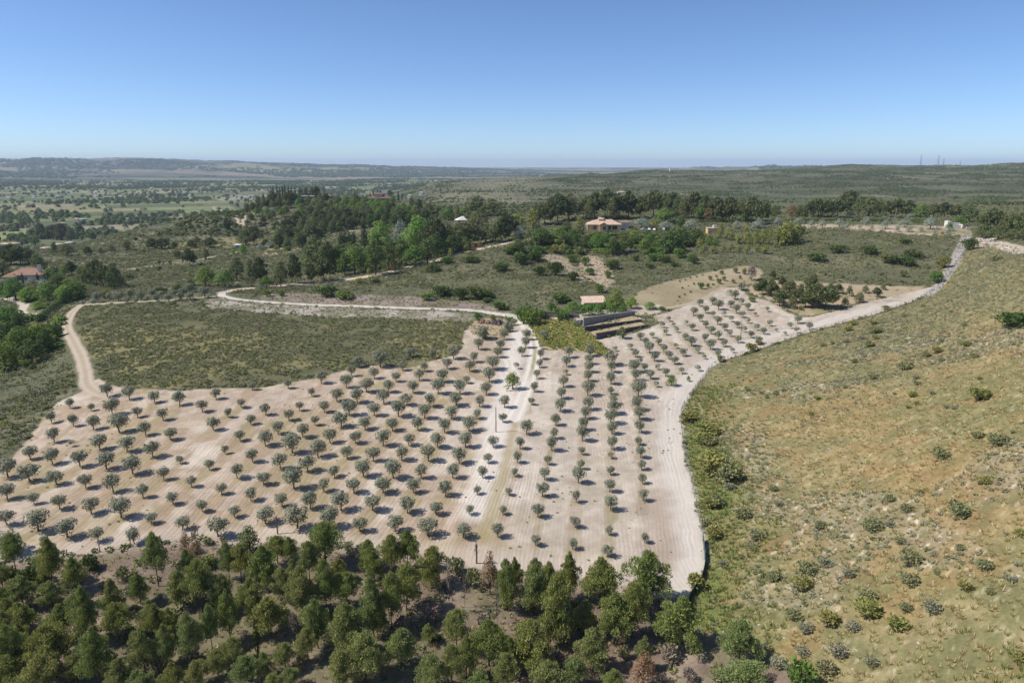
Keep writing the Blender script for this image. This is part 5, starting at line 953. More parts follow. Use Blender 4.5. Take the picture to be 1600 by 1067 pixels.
C_YEL = proto_coll("yellow_scrub_models", [dome('scrub_yellow') for _ in range(3)] + [dome('scrub')])
def blades(mat, n=16):
    a = R.random(n) * 6.28; r = R.random(n) * .4; l = .6 + .6 * R.random(n); b = np.stack([np.cos(a) * r, np.sin(a) * r, 0 * r], 1); tip = b + np.stack([np.cos(a) * .3, np.sin(a) * .3, l], 1); s_ = np.stack([-np.sin(a), np.cos(a), 0 * a], 1) * .09
    return cloud_mesh("tuft", np.stack([b - s_, b + s_, tip], 1).reshape(-1, 3), LM[mat])
C_GRASS = proto_coll("grass_models", [blades('grass') for _ in range(4)])
C_GREEN = proto_coll("green_grass_models", [blades('newgrass') for _ in range(3)])
def rock(i):
    bm = bmesh.new(); bmesh.ops.create_icosphere(bm, subdivisions=1, radius=.5)
    for v in bm.verts: v.co *= (.7 + .5 * R.random()); v.co.z *= .6
    me = bpy.data.meshes.new("stone"); bm.to_mesh(me); bm.free(); me.materials.append(M_STONE); return me
import bmesh
M_STONE = simple_mat("pale_stone", (.50, .44, .36), scale=3, var=.4)
C_STONE = proto_coll("stone_models", [rock(i) for i in range(4)])
qf = qc
nz_a = fbm(_cxm, _cym, 5, 3, 200); nz_b = fbm(_cxm, _cym, 18, 3, 201)
near_m = (qf == CI["scrub_hillside"]) & (_cym < 640) & (ROAD_NEAR[_qa[:, 0]] > 1.3)
x, y, g = sample(near_m, .62 * sstep(.32, .55, nz_a) * (.45 + sstep(.35, .6, nz_b)) * (1 - .55 * sstep(330, 620, _cym)), 1)
s = (.6 + 1.0 * g.random(len(x)) ** 2) * (1 + .5 * sstep(300, 600, y)); scatter("hillside_scrub", x, y, Hh(x, y), s, s * (.55 + .3 * g.random(len(x))), 7, C_SCRUB, "grey-green mediterranean scrub covering the slopes"); nn = len(x)
x, y, g = sample(near_m, .07 * sstep(.45, .6, nz_b), 2); s = .7 + .9 * g.random(len(x)); scatter("yellow_scrub", x, y, Hh(x, y), s, s * .7, 4, C_YEL); nn += len(x)
x, y, g = sample(near_m & (_cym < 430), .55, 33); s = .3 + .45 * g.random(len(x)); C_FINE = proto_coll("fine_growth_models", [blades('scrub_grey') for _ in range(2)] + [dome('scrub', 16, .22), dome('scrub_grey', 16, .22)]); scatter("fine_slope_growth", x, y, Hh(x, y), s, s * .6, 4, C_FINE); nn += len(x)
m = qf == CI["scrub_field"]
x, y, g = sample(m, 1.2 * sstep(.3, .5, nz_a) , 3); s = .55 + .75 * g.random(len(x)) ** 1.5; scatter("shrubby_field_growth", x, y, Hh(x, y), s, s * .6, 7, C_SCRUB, "dense low shrubs of the field inside the track bend"); nn += len(x)
x, y, g = sample(m, .2 * sstep(.48, .6, QF2 + .1 * sstep(250, 205, _cym)), 4); s = .5 + .7 * g.random(len(x)); scatter("yellow_weeds", x, y, Hh(x, y), s, s * .75, 4, C_YEL); nn += len(x)
# undergrowth that closes the gaps between garden and woodland trees
def in_zone(pts, ymin=0):
    P = poly_w(pts, ymin); return inside(_cxm, _cym, P)
gz_ = in_zone([(800, 392), (815, 372), (850, 362), (905, 362), (915, 368), (975, 367), (990, 360), (1000, 366), (1045, 362), (1100, 366), (1100, 378), (1060, 392), (1030, 398), (1000, 390), (960, 390), (920, 398), (880, 396), (850, 396), (825, 408)], 300) | \
      in_zone([(478, 420), (475, 400), (500, 388), (560, 380), (640, 373), (700, 367), (780, 364), (785, 370), (740, 379), (700, 388), (655, 397), (600, 408), (540, 419)], 300)
x, y, g = sample(gz_, .06, 30); s = 2.2 + 2.6 * g.random(len(x)); C_UND = proto_coll("undergrowth_models", [dome('oak', 90, .12, .5, False) for _ in range(3)] + [dome('green', 90, .12, .5, False)])
scatter("garden_undergrowth", x, y, Hh(x, y), s, s * (.6 + .3 * g.random(len(x))), 4, C_UND, "dense undergrowth between the garden trees")
hz_ = in_zone([(425, 392), (440, 368), (462, 350), (490, 333), (540, 326), (640, 330), (675, 345), (650, 355), (600, 356), (560, 359), (520, 367), (492, 378), (468, 388)], 380) | in_zone([(0, 440), (60, 450), (125, 440), (130, 462), (100, 475), (60, 478), (0, 462)], 200) | in_zone([(0, 480), (60, 500), (100, 495), (95, 540), (60, 575), (0, 578), (-60, 560)], 0)
x, y, g = sample(hz_, .025, 31); s = 2.5 + 3 * g.random(len(x)); scatter("woodland_undergrowth", x, y, Hh(x, y), s, s * (.6 + .3 * g.random(len(x))), 4, C_UND, "dense undergrowth of the hillside woods")
# grassy hill
m = qf == CI["grassy_hillside"]
x, y, g = sample(m & (_cym < 220), 1.1 * (1 - .85 * sstep(110, 190, _cym)), 5); s = .35 + .45 * g.random(len(x)); scatter("dry_grass_tufts", x, y, Hh(x, y), s, s * .7, 4, C_GRASS, "dry grass tufts on the hillside"); nn += len(x)
_ed = edge_d[_qa[:, 0]]
x, y, g = sample(m & (_ed < 16) & (_cym < 175), 1.5 * sstep(14, 3, _ed), 6); s = .4 + .6 * g.random(len(x)); scatter("green_grass_tufts", x, y, Hh(x, y), s, s * .8, 3, C_GREEN); nn += len(x)
st = stony[_qa[:, 0]]
x, y, g = sample(m & (_cym < 200), .9 * st + .10, 7); s = .12 + .42 * g.random(len(x)) ** 3; scatter("hillside_stones", x, y, Hh(x, y), s, s, 4, C_STONE); nn += len(x)
x, y, g = sample(m, .6 * (st > .25) + .15 * sstep(.45, .62, nz_b) + .5 * sstep(120, 190, _cym) * sstep(60, 110, _cxm), 8); s = .4 + .7 * g.random(len(x)) ** 1.5; scatter("grey_thyme", x, y, Hh(x, y), s, s * .55, 5, C_GREY, "low grey-green cushions on the stony hillside"); nn += len(x)
# pine wood floor
m = qf == CI["pine_wood_floor"]
x, y, g = sample(m, .45 * sstep(.4, .6, nz_a), 9); s = .5 + 1.3 * g.random(len(x)) ** 2; scatter("wood_undergrowth", x, y, Hh(x, y), s, s * .6, 7, C_SCRUB); nn += len(x)
x, y, g = sample(m, .7 * sstep(.3, .5, nz_b), 10); s = .3 + .4 * g.random(len(x)); scatter("dry_wood_grass", x, y, Hh(x, y), s, s * .8, 4, C_GRASS); nn += len(x)
# weeds and clods of the orchard, stones of the bank and rubble
m = qf == CI["olive_grove_soil"]
x, y, g = sample(m, .05 * sstep(.5, .62, nz_b), 11); s = .2 + .35 * g.random(len(x)); scatter("orchard_weeds", x, y, Hh(x, y), s, s * .6, 4, C_YEL); nn += len(x)
x, y, g = sample(m, .05, 12); s = .08 + .16 * g.random(len(x)) ** 2; scatter("orchard_clods", x, y, Hh(x, y), s, s, 4, C_STONE); nn += len(x)
m = (qf == CI["stony_bank"]) | (qf == CI["rocky_path"]) | (qf == CI["rubble_ground"])
x, y, g = sample(m, np.where(qf == CI["rocky_path"], .25, .6), 13); s = .2 + .5 * g.random(len(x)) ** 2; scatter("bank_stones", x, y, Hh(x, y), s, s, 4, C_STONE); nn += len(x)
x, y, g = sample(m | (qf == CI["bare_slope"]), .3, 14); s = .4 + .6 * g.random(len(x)); scatter("bank_weeds", x, y, Hh(x, y), s, s * .6, 5, C_GREY); nn += len(x)
m = (qf == CI["pine_plot_soil"]) | (qf == CI["terrace_soil"]) | (qf == CI["ploughed_plot"])
x, y, g = sample(m, .10 * sstep(.45, .6, nz_a), 15); s = .3 + .6 * g.random(len(x)); scatter("plot_weeds", x, y, Hh(x, y), s, s * .6, 5, C_GREY); nn += len(x)
# vineyard: rows parallel to the terrace walls
vx0, vy0, _ = place([842, 940], [512, 548]); _vd = np.array([vx0[1] - vx0[0], vy0[1] - vy0[0]]); _vd /= np.linalg.norm(_vd); lo = VINES.min(0); hi = VINES.max(0)
pts = [(a, b) for a in np.arange(-60, 60, 2.1) for b in np.arange(-60, 60, 1.0)]; ctr = VINES.mean(0)
P_ = np.array([ctr + _vd * b + np.array([-_vd[1], _vd[0]]) * a for a, b in pts]) + R.normal(size=(len(pts), 2)) * .12
P_ = P_[inside(P_[:, 0], P_[:, 1], VINES)]; C_VINE = proto_coll("vine_models", [dome('vine', 44, .15, .5) for _ in range(3)] + [dome('green', 44, .15, .5)])
scatter("vineyard_vines", P_[:, 0], P_[:, 1], Hh(P_[:, 0], P_[:, 1]), 1.2 + .5 * R.random(len(P_)), 1.0 + .4 * R.random(len(P_)), 4, C_VINE, "rows of yellow-green vines beside the white track")
# distance
C_FAR = proto_coll("far_tree_models", [dome('pinefar', 60, .16, .5, False) for _ in range(3)] + [dome('oak', 60, .16, .5, False) for _ in range(2)])
m = (qf == CI["scrub_hillside"]) & (_cym >= 600) & (_cym < 3300)
cl_ = fbm(_cxm, _cym, 55, 4, 210); cl2 = fbm(_cxm, _cym, 210, 3, 211)
light_zone = sstep(.0, 1.0, 1 - np.abs((_cxm / np.maximum(_cym, 1) + .03) / .16)) * sstep(800, 1000, _cym)
x, y, g = sample(m, .034 * sstep(.44, .58, cl_) * (.3 + 1.1 * sstep(.42, .6, cl2)) * (1 - .8 * light_zone), 20); s = 1.6 + 3.4 * g.random(len(x)) ** 1.6
scatter("far_hillside_bushes", x, y, Hh(x, y), s, s * (.6 + .4 * g.random(len(x))), 5, C_FAR, "dark bushes dotted over the far hills"); nn += len(x)
x, y, g = sample(m, .022 * (1 - .6 * light_zone), 21); s = 1.2 + 1.6 * g.random(len(x)); scatter("far_hillside_scrub", x, y, Hh(x, y), s, s * .6, 5, C_GREY); nn += len(x)
# valley trees: along field edges, in rows and in groves
def hash_edge(x, y):
    vx = x * math.cos(ang) + y * math.sin(ang); vy = -x * math.sin(ang) + y * math.cos(ang); q = vx / 210 + .35 * np.floor(vy / 130)
    return np.minimum(np.abs(q - np.round(q)) * 210, np.abs(vy / 130 - np.round(vy / 130)) * 130)
m = qf == CI["valley_floor"]; gv = fbm(_cxm, _cym * .6, 170, 3, 220)
x, y, g = sample(m, .0030 * sstep(.55, .64, gv) + .0001, 22); s = 6 + 7 * g.random(len(x)); zt_ = s * (.8 + .5 * g.random(len(x))); scatter("valley_woods", x, y, Hh(x, y), s, zt_, 5, C_FAR, "dark groves and tree belts of the valley"); nn += len(x)
x, y, g = sample(m, .004, 23); k_ = (hash_edge(x, y) < 5) & (fbm(x, y, 150, 2, 99) > .47); x = x[k_]; y = y[k_]; s = 5 + 6 * g.random(len(x)); scatter("field_edge_trees", x, y, Hh(x, y), s, s * 1.1, 5, C_FAR); nn += len(x)
# ordered orchards of the valley
ox_, oy_ = np.meshgrid(np.arange(-900, -120, 11), np.arange(1180, 1900, 11)); ox_ = ox_.ravel() + oy_.ravel() * .0; k_ = (fbm(ox_, oy_.ravel(), 260, 2, 230) > .53) & (Hh(ox_, oy_.ravel()) < -38)
xx = ox_[k_] + R.normal(size=k_.sum()) * .8; yy = oy_.ravel()[k_] + R.normal(size=k_.sum()) * .8; scatter("valley_orchard_trees", xx, yy, Hh(xx, yy), np.full(len(xx), 5.0), np.full(len(xx), 4.0), 5, C_FAR, "rows of orchard trees on the valley floor"); nn += len(xx)
m = qf == CI["far_hills"]; fh_ = fbm(_cxm * .5, _cym, 420, 4, 240)
x, y, g = sample(m & (_cym < 9500), .0009 * sstep(.50, .58, fh_), 24); s = 14 + 22 * g.random(len(x)); scatter("far_hill_woods", x, y, Hh(x, y), s, s * .5, 5, C_FAR, "wooded patches on the far hills"); nn += len(x)
print("scattered", nn)
# ------------------------------------------------------------------ buildings, walls, fences, poles
M_OCHRE = simple_mat("ochre_render", (.76, .50, .23), scale=1.2, var=.15)
M_CREAM = simple_mat("cream_render", (.62, .54, .44), scale=1.2, var=.15)
M_WHITE = simple_mat("white_render", (.74, .70, .64), scale=1.0, var=.12)
M_GREYW = simple_mat("grey_render", (.36, .37, .38), scale=1.0, var=.15)
M_TILE = simple_mat("clay_tiles", (.34, .20, .14), scale=1.6, var=.35, bump=.4)
M_TILEP = simple_mat("pale_clay_tiles", (.60, .43, .32), scale=1.6, var=.25, bump=.4)
M_TILEO = simple_mat("orange_clay_tiles", (.66, .48, .36), scale=1.6, var=.25, bump=.4)
M_TILER = simple_mat("dark_red_tiles", (.21, .125, .105), scale=1.6, var=.3, bump=.4)
M_GLASS = simple_mat("dark_glass", (.03, .035, .04), rough=.2, var=.3, spec=.5)
M_SHUT = simple_mat("grey_shutter", (.10, .10, .11), rough=.6)
M_WOODP = simple_mat("weathered_wood", (.22, .17, .12), scale=5)
M_CONC = simple_mat("grey_concrete", (.30, .29, .28), scale=.8, var=.3, bump=.3)
M_METAL = simple_mat("galvanised_metal", (.42, .43, .44), rough=.5, metallic=.4)
M_GREENM = simple_mat("green_netting", (.03, .07, .045), rough=.8)
M_CARW = simple_mat("white_car_paint", (.78, .78, .78), rough=.25, var=.03, spec=.5)
M_RUB = simple_mat("black_rubber", (.02, .02, .02), rough=.8)
M_SAND = simple_mat("dry_terrace_earth", (.40, .31, .19), scale=.9, var=.35, col2=(.27, .21, .11))
M_DARKR = simple_mat("dark_rubble", (.14, .12, .13), scale=2.5, var=.6)
def mk(name, V, Fc, mat, parent=None, loc=None, smooth=False):
    me = bpy.data.meshes.new(name); me.from_pydata([tuple(v) for v in V], [], Fc); me.materials.append(mat); me.update()
    o = bpy.data.objects.new(name, me); COL.objects.link(o); o.parent = parent
    if loc is not None: o.location = loc
    return o
def boxv(x0, x1, y0, y1, z0, z1):
    return [(x0, y0, z0), (x1, y0, z0), (x1, y1, z0), (x0, y1, z0), (x0, y0, z1), (x1, y0, z1), (x1, y1, z1), (x0, y1, z1)], [(0, 3, 2, 1), (4, 5, 6, 7), (0, 1, 5, 4), (1, 2, 6, 5), (2, 3, 7, 6), (3, 0, 4, 7)]
def box(name, b, mat, parent=None): V, Fc = boxv(*b); return mk(name, V, Fc, mat, parent)
def multi(name, boxes, mat, parent=None):
    V = []; Fc = []
    for b in boxes:
        v, f = boxv(*b); o = len(V); V += v; Fc += [tuple(i + o for i in q) for q in f]
    return mk(name, V, Fc, mat, parent)
def root(name, x, y, z, rot, label, cat, group=None):
    e = bpy.data.objects.new(name, None); COL.objects.link(e); e.location = (x, y, z); e.rotation_euler = (0, 0, math.radians(rot)); e["label"] = label; e["category"] = cat
    if group: e["group"] = group
    return e
def hip(name, x0, x1, y0, y1, z, h, mat, parent, ov=.5, th=.22, gable=False):
    x0 -= ov; x1 += ov; y0 -= ov; y1 += ov; d = min(x1 - x0, y1 - y0) / 2 * (0 if gable else 1); ym = (y0 + y1) / 2; xm = (x0 + x1) / 2
    if x1 - x0 >= y1 - y0: a, b = (x0 + d, ym, z + h), (x1 - d, ym, z + h)
    else: a, b = (xm, y0 + d, z + h), (xm, y1 - d, z + h)
    V = [(x0, y0, z), (x1, y0, z), (x1, y1, z), (x0, y1, z), (x0, y0, z + th), (x1, y0, z + th), (x1, y1, z + th), (x0, y1, z + th), a, b]
    Fc = [(0, 3, 2, 1), (0, 1, 5, 4), (1, 2, 6, 5), (2, 3, 7, 6), (3, 0, 4, 7)]
    if x1 - x0 >= y1 - y0: Fc += [(4, 5, 9, 8), (6, 7, 8, 9), (5, 6, 9), (7, 4, 8)]
    else: Fc += [(4, 5, 8), (6, 7, 9), (5, 6, 9, 8), (7, 4, 8, 9)]
    return mk(name, V, Fc, mat, parent)
def window(x, z, w, h, y, parent, frame=M_WHITE, shutter=False):
    f = multi("window", [(x - w / 2 - .1, x + w / 2 + .1, y - .10, y - .003, z - .1, z), (x - w / 2 - .1, x + w / 2 + .1, y - .10, y - .003, z + h, z + h + .1), (x - w / 2 - .1, x - w / 2, y - .10, y - .003, z, z + h), (x + w / 2, x + w / 2 + .1, y - .10, y - .003, z, z + h), (x - .03, x + .03, y - .09, y - .005, z, z + h)], frame, parent)
    box("pane", (x - w / 2, x + w / 2, y - .05, y - .002, z, z + h), M_SHUT if shutter else M_GLASS, f)
def chimney(x, y, z0, z1, w, parent, mat):
    c = box("chimney", (x - w / 2, x + w / 2, y - w / 2, y + w / 2, z0, z1), mat, parent); box("cap", (x - w * .65, x + w * .65, y - w * .65, y + w * .65, z1, z1 + .18), M_TILE, c)
def at(u, v, ymin=0):
    a = place([u], [v], ymin); return float(a[0][0]), float(a[1][0]), float(a[2][0])
def mpp(x, y, z): return (y * _cp + (CAM_Z - z) * _sp) / F        # metres per photo pixel there

# villa in the gully
x, y, z = at(38, 439, 200); m_ = mpp(x, y, z)
t = root("villa", x, y + 5, z, 6, "villa with brown hipped tile roof and tall chimney among garden trees", "house"); W_ = 50 * m_ / 2
box("wall", (-W_, W_, -5.5, 6, -2, 3.4), M_CREAM, t); rf = hip("roof", -W_, W_, -5.5, 6, 3.4, 3.6, M_TILE, t, .7); hip("roof", -W_ - 1, -W_ * .35, -8, -3, 2.7, 2.2, M_TILE, t, .5); box("wall", (-W_ - .5, -W_ * .38, -7.5, -5.51, -2, 2.7), M_CREAM, t)
chimney(W_ * .72, -1, 3.5, 8.8, 1.5, rf, M_WHITE)
for wx in (-2.5, .8, 4.2, 7.4): window(wx, 1.0, 1.3, 1.4, -5.5, t)
multi("terrace_wall", [(-1, W_ + 4, -9.6, -9.2, -2.2, .6), (W_ + 3.6, W_ + 4, -9.2, 3, -2.2, .6)], M_WHITE, t); box("terrace_floor", (-1, W_ + 3.6, -9.2, -5.52, -2.2, -.2), M_WHITE, t)
multi("gate_pillar", [(-W_ - 1, -W_ + .2, -11, -10, -2, 1.6)], M_CREAM, t)
# ochre house with the cross gable
x, y, z = at(945, 363, 380); m_ = mpp(x, y, z); u2 = lambda u: (u - 945) * m_
t = root("ochre_house", x, y + 6, z + 1.3, 0, "ochre house with pale tiled hipped roof and front gable above the garden trees", "house")
box("wall", (u2(920), u2(971), -4, 7, -4, 3.2), M_OCHRE, t); rf = hip("roof", u2(920), u2(971), -4, 7, 3.2, 3.0, M_TILEP, t, .7)
box("wall", (u2(936), u2(949), -6.5, -4.01, -4, 3.4), M_OCHRE, t)
g0, g1, gm = u2(935), u2(950), u2(942.5)
mk("gable_roof", [(g0, -7, 3.3), (g1, -7, 3.3), (gm, -7, 5.0), (g0, 1, 3.3), (g1, 1, 3.3), (gm, 1, 5.0), (g0, -7, 3.1), (g1, -7, 3.1), (gm, -7, 4.8)], [(0, 3, 5, 2), (1, 2, 5, 4), (6, 0, 2, 8), (7, 8, 2, 1)], M_TILEP, t)
mk("gable_wall", [(g0 + .3, -6.6, 3.4), (g1 - .3, -6.6, 3.4), (gm, -6.6, 4.75), (g0 + .3, -6.3, 3.4), (g1 - .3, -6.3, 3.4), (gm, -6.3, 4.75)], [(0, 1, 2), (3, 5, 4), (0, 3, 4, 1), (1, 4, 5, 2), (2, 5, 3, 0)], M_OCHRE, t)
box("tower_wall", (u2(937), u2(945), 0, 4, 3.2, 6.4), M_OCHRE, t); hip("roof", u2(937), u2(945), 0, 4, 6.4, 1.2, M_TILEP, t, .4); chimney(u2(938), 3, 6, 7.9, .6, rf, M_WHITE); chimney(u2(946), 3, 4, 7.2, .6, rf, M_WHITE)
for wx, w, h, zz_ in ((930, 2.2, 2.4, .3),): window(u2(wx), zz_, w, h, -4, t, M_CREAM, True)
for wx, w in ((944, 1.8),): window(u2(wx), .3, w, 2.2, -6.5, t, M_CREAM, True)
for wx, w in ((953, 1.8), (961, 3.0)): window(u2(wx), .2, w, 2.4, -4, t, M_CREAM)
multi("porch", [(u2(914), u2(915.5), -4, -3.4, -3, 2.6), (u2(914), u2(920), -4, 3, 2.6, 2.9)], M_CREAM, t); multi("porch_rail", [(u2(913), u2(920), -4.2, -4, -3, -.2), (u2(970), u2(977), -5, -4.5, -3, -.4)], M_CREAM, t)
t = root("garden_annex", *[a + b for a, b in zip(at(981, 360, 380), (0, 9, .2))], 0, "low grey-walled annex with terracotta roof right of the ochre house", "building")
box("wall", (u2(972) - u2(981), u2(985) - u2(981), -3, 3, -1, 4.4), M_GREYW, t); hip("roof", u2(971) - u2(981), u2(993) - u2(981), -1, 5, 4.4, 1.0, M_TILE, t, .2)
# shed with the orange roof, long retaining wall and the two stepped terraces
x, y, z = at(929, 482); m_ = mpp(x, y, z); wv = 19 * m_
t = root("tiled_shed", x, y + 3, z, 8, "low shed with pale orange tiled roof above the walled yard", "shed"); box("wall", (-wv + .4, wv - .4, -2.4, 2.6, -.5, 2.2), M_CREAM, t)
mk("roof", [(-wv, -3, 2.1), (wv, -3, 2.1), (wv, 3.4, 3.5), (-wv, 3.4, 3.5), (-wv, -3, 2.3), (wv, -3, 2.3), (wv, 3.4, 3.7), (-wv, 3.4, 3.7)], [(0, 3, 2, 1), (4, 5, 6, 7), (0, 1, 5, 4), (1, 2, 6, 5), (2, 3, 7, 6), (3, 0, 4, 7)], M_TILEO, t); box("door", (-.6, .6, -2.5, -2.401, -.4, 1.8), M_WOODP, t)
def wall_run(name, p0, p1, h, th, mat, label, cat, panels=0, top=None):
    a = Vector(at(*p0)); b = Vector(at(*p1)); d = b - a; ln = math.hypot(d.x, d.y); t = root(name, a.x, a.y, min(a.z, b.z) - .1, math.degrees(math.atan2(d.y, d.x)), label, cat)
    dz = abs(a.z - b.z)
    if panels:
        w = ln / panels
        for k in range(panels):
            if k == 0: me0 = box("panel", (0, w - .04, 0, th, -1.2, h + dz), mat, t)
            else:
                o = me0.copy(); COL.objects.link(o); o.parent = t; o.location = (k * w, .03 * (k % 2), .02 * (k % 3))
    else: box("wall", (0, ln, 0, th, -1.2, h + dz), mat, t)
    box("coping", (-.1, ln + .1, -.08, th + .08, h + dz + .06, h + dz + .2), top or mat, t); return t
wall_run("retaining_wall", (912, 511), (992, 494), 1.9, .5, M_CONC, "long grey concrete retaining wall below the gravel yard", "wall", 16)
wall_run("terrace_wall", (914, 520), (1003, 503), .8, .4, M_DARKR, "upper low stone terrace wall under the long concrete wall", "wall", 18)
wall_run("terrace_wall", (932, 531), (1012, 511), .8, .4, M_DARKR, "lower stone terrace wall beside the orchard", "wall", 18)
for p in (((912, 512.5), (990, 495.5), (1000, 502), (914, 518)), ((918, 521.5), (1000, 505.5), (1010, 511), (932, 529.5))):
    q = [Vector(at(*a)) for a in p]; ns = 12; V = []; Fc = []
    for i in range(ns + 1):
        a = q[0].lerp(q[1], i / ns); b = q[3].lerp(q[2], i / ns); V += [(a.x, a.y, max(a.z, b.z) + .55), (b.x, b.y, max(a.z, b.z) + .5)]
    for i in range(ns): Fc.append((2 * i, 2 * i + 1, 2 * i + 3, 2 * i + 2))
    o = mk("terrace_earth", V, Fc, M_SAND); o["kind"] = "structure"
wall_run("garden_wall", (829, 497), (905, 497), 1.0, .35, M_DARKR, "dark low stone wall along the top of the vineyard", "wall", 14)
# ochre hut
x, y, z = at(1113, 366, 300); m_ = mpp(x, y, z)
t = root("ochre_hut", x, y + 2, z, 0, "small flat-topped ochre hut among the young pines", "hut"); box("wall", (-7.5 * m_, 7.5 * m_, -2, 2.5, -1, 3.6), M_OCHRE, t); box("cornice", (-8.1 * m_, 8.1 * m_, -2.2, 2.7, 3.6, 3.85), M_CREAM, t); cb = box("rooftop_box", (1.5 * m_, 6.5 * m_, -1.5, 1, 3.85, 5.4), M_CREAM, t); window(-2, .8, 1, 1.2, -2, t)
# white pavilion roof in the woods
x, y, z = at(720, 352, 380)
m_ = mpp(x, y, z); t = root("pavilion", x, y + 3, z, 20, "white pyramid roof showing among the trees beside tall pines", "pavilion")
mk("roof", [(-9 * m_, -4, 4.2), (8 * m_, -4, 4.2), (8 * m_, 4, 4.2), (-9 * m_, 4, 4.2), (2, 0, 7.4)], [(0, 3, 2, 1), (0, 1, 4), (1, 2, 4), (2, 3, 4), (3, 0, 4)], M_WHITE, t)
for px_, py_ in ((-8 * m_, -3.6), (7 * m_, -3.6), (7 * m_, 3.6), (-8 * m_, 3.6)): box("post", (px_ - .2, px_ + .2, py_ - .2, py_ + .2, -1, 4.19), M_WHITE, t)
# red roofed house on the hilltop
x, y, z = at(591, 315, 560); m_ = mpp(x, y, z)
t = root("red_roofed_house", x, y + 6, z, 4, "large house with tiered dark red roofs on the wooded hilltop", "house"); w = 18 * m_
box("wall", (-w, w, -5, 6, -3, 3), M_TILER, t); rf = hip("roof", -w, w, -5, 6, 3, 3.2, M_TILER, t, 1.0); box("wall", (-w * .45, w * .3, -2, 4, 5.2, 7.2), M_CREAM, t); hip("roof", -w * .45, w * .3, -2, 4, 7.2, 2.4, M_TILER, t, .8)
chimney(-w * .5, 1, 5, 10.3, 1.4, rf, M_TILER); chimney(-w * .1, 2, 8, 11.3, 1.4, rf, M_TILER); chimney(w * .1, 2, 8, 11, 1.0, rf, M_TILER)
for wx in (-10, -6, -2, 2, 6, 10): window(wx, .6, 1.6, 1.6, -5, t)
def plain_house(u, v, wpx, h, rh, wall, roof_m, lab, cat="house", ymin=0, rot=0, group=None, dep_=8):
    x, y, z = at(u, v, ymin); m_ = mpp(x, y, z); w = wpx * m_ / 2; t = root("country_house" if cat == "house" else cat.replace(" ", "_"), x, y + dep_ / 2, z - .2, rot, lab, cat, group)
    box("wall", (-w, w, -dep_ / 2, dep_ / 2, -2, h), wall, t)
    if rh > 0: hip("roof", -w, w, -dep_ / 2, dep_ / 2, h, rh, roof_m, t, .4)
    else: box("roof", (-w - .2, w + .2, -dep_ / 2 - .2, dep_ / 2 + .2, h, h + .3), roof_m, t)
    n = max(1, int(w / 3)); 
    for k in range(n): window(-w + (k + .5) * 2 * w / n, h * .35, 1.4, min(1.5, h * .4), -dep_ / 2, t)
    return t
plain_house(480, 311, 24, 3.2, 1.0, M_GREYW, M_CREAM, "long low pale building in front of the hilltop pines", "building", 560, 3)
plain_house(971, 303, 12, 3.5, 1.6, M_WHITE, M_TILEP, "pale roofed house showing above the pine belt", "house", 700, 0)
plain_house(370, 388, 9, 2.6, .8, M_WHITE, M_WHITE, "small white shed behind the bright green tree on the open slope", "shed", 300, 10, None, 5)
t = root("white_ruin", *at(1490, 357, 280), -6, "roofless white walled building beside the right-hand pines", "building"); m_ = mpp(*at(1490, 357, 280))
multi("wall", [(-11 * m_, -6 * m_, -1, 3, -.5, 4.2), (-6 * m_ + .003, 12 * m_, 2.6, 3, -.5, 3.2), (11 * m_, 12 * m_, -1, 2.59, -.5, 2.4), (-4 * m_, 9 * m_, -1, -.7, -.5, 2.0)], M_WHITE, t); box("low_wall", (13 * m_, 25 * m_, -4, -3.6, -.5, 1.4), M_CREAM, t)
# farm buildings of the valley
VB = [(52, 309, 5, 'w'), (145, 303, 9, 'w'), (148, 309, 6, 'w'), (157, 312, 7, 'g'), (171, 311, 5, 'w'), (88, 309, 5, 'w'), (187, 309, 6, 'w'), (100, 305, 5, 'g'), (12, 311, 9, 't'), (53, 336, 11, 'o'), (118, 345, 9, 't'), (128, 345, 8, 'w'), (95, 352, 9, 't'), (139, 362, 8, 't'),
      (351, 313, 6, 'w'), (366, 312, 6, 'w'), (373, 313, 5, 'w'), (385, 311, 7, 'w'), (394, 309, 9, 'g'), (401, 312, 6, 'w'), (116, 373, 11, 'o'), (6, 386, 16, 't'), (20, 385, 10, 't'), (512, 294, 12, 'w'), (524, 294, 14, 'w'), (597, 293, 6, 'w'), (608, 293, 7, 'w'), (80, 396, 8, 'w'), (68, 393, 9, 't'), (88, 387, 8, 'o'), (105, 384, 6, 'w'), (640, 309, 6, 'w'), (658, 305, 6, 'w'), (405, 270, 5, 'w'), (296, 307, 4, 'w'), (236, 295, 4, 'w')]
cnt = {}
for i, (u, v, w, k) in enumerate(VB):
    wall_, roof_, wd = {'w': (M_WHITE, M_WHITE, "white farm shed"), 'g': (M_GREYW, M_GREYW, "grey farm shed"), 't': (M_CREAM, M_TILEP, "farmhouse with pale tiled roof"), 'o': (M_CREAM, M_TILEO, "farmhouse with orange roof")}[k]
    where = "in the far valley village" if u > 330 else "at the near edge of the valley" if v > 340 else "among the far valley fields"
    cnt[(wd, where)] = cnt.get((wd, where), 0) + 1
    VB[i] = (u, v, w, k, wall_, roof_, wd, where)
for (wd, where), c in cnt.items():
    for n_, q in enumerate(sorted([q for q in VB if q[6] == wd and q[7] == where], key=lambda q: q[0])):
        u, v, w, k, wall_, roof_ = q[:6]
        plain_house(u, v, w, 3.5 if v > 330 else 5.5, 1.6 if k in 'to' else .9, wall_, roof_, "%s, %s" % (wd, ("%s from the left " % ordinal(n_ + 1) if c > 1 else "") + where), "farm building", 640, (i * 37) % 30 - 15, "farm buildings of the valley", 9)
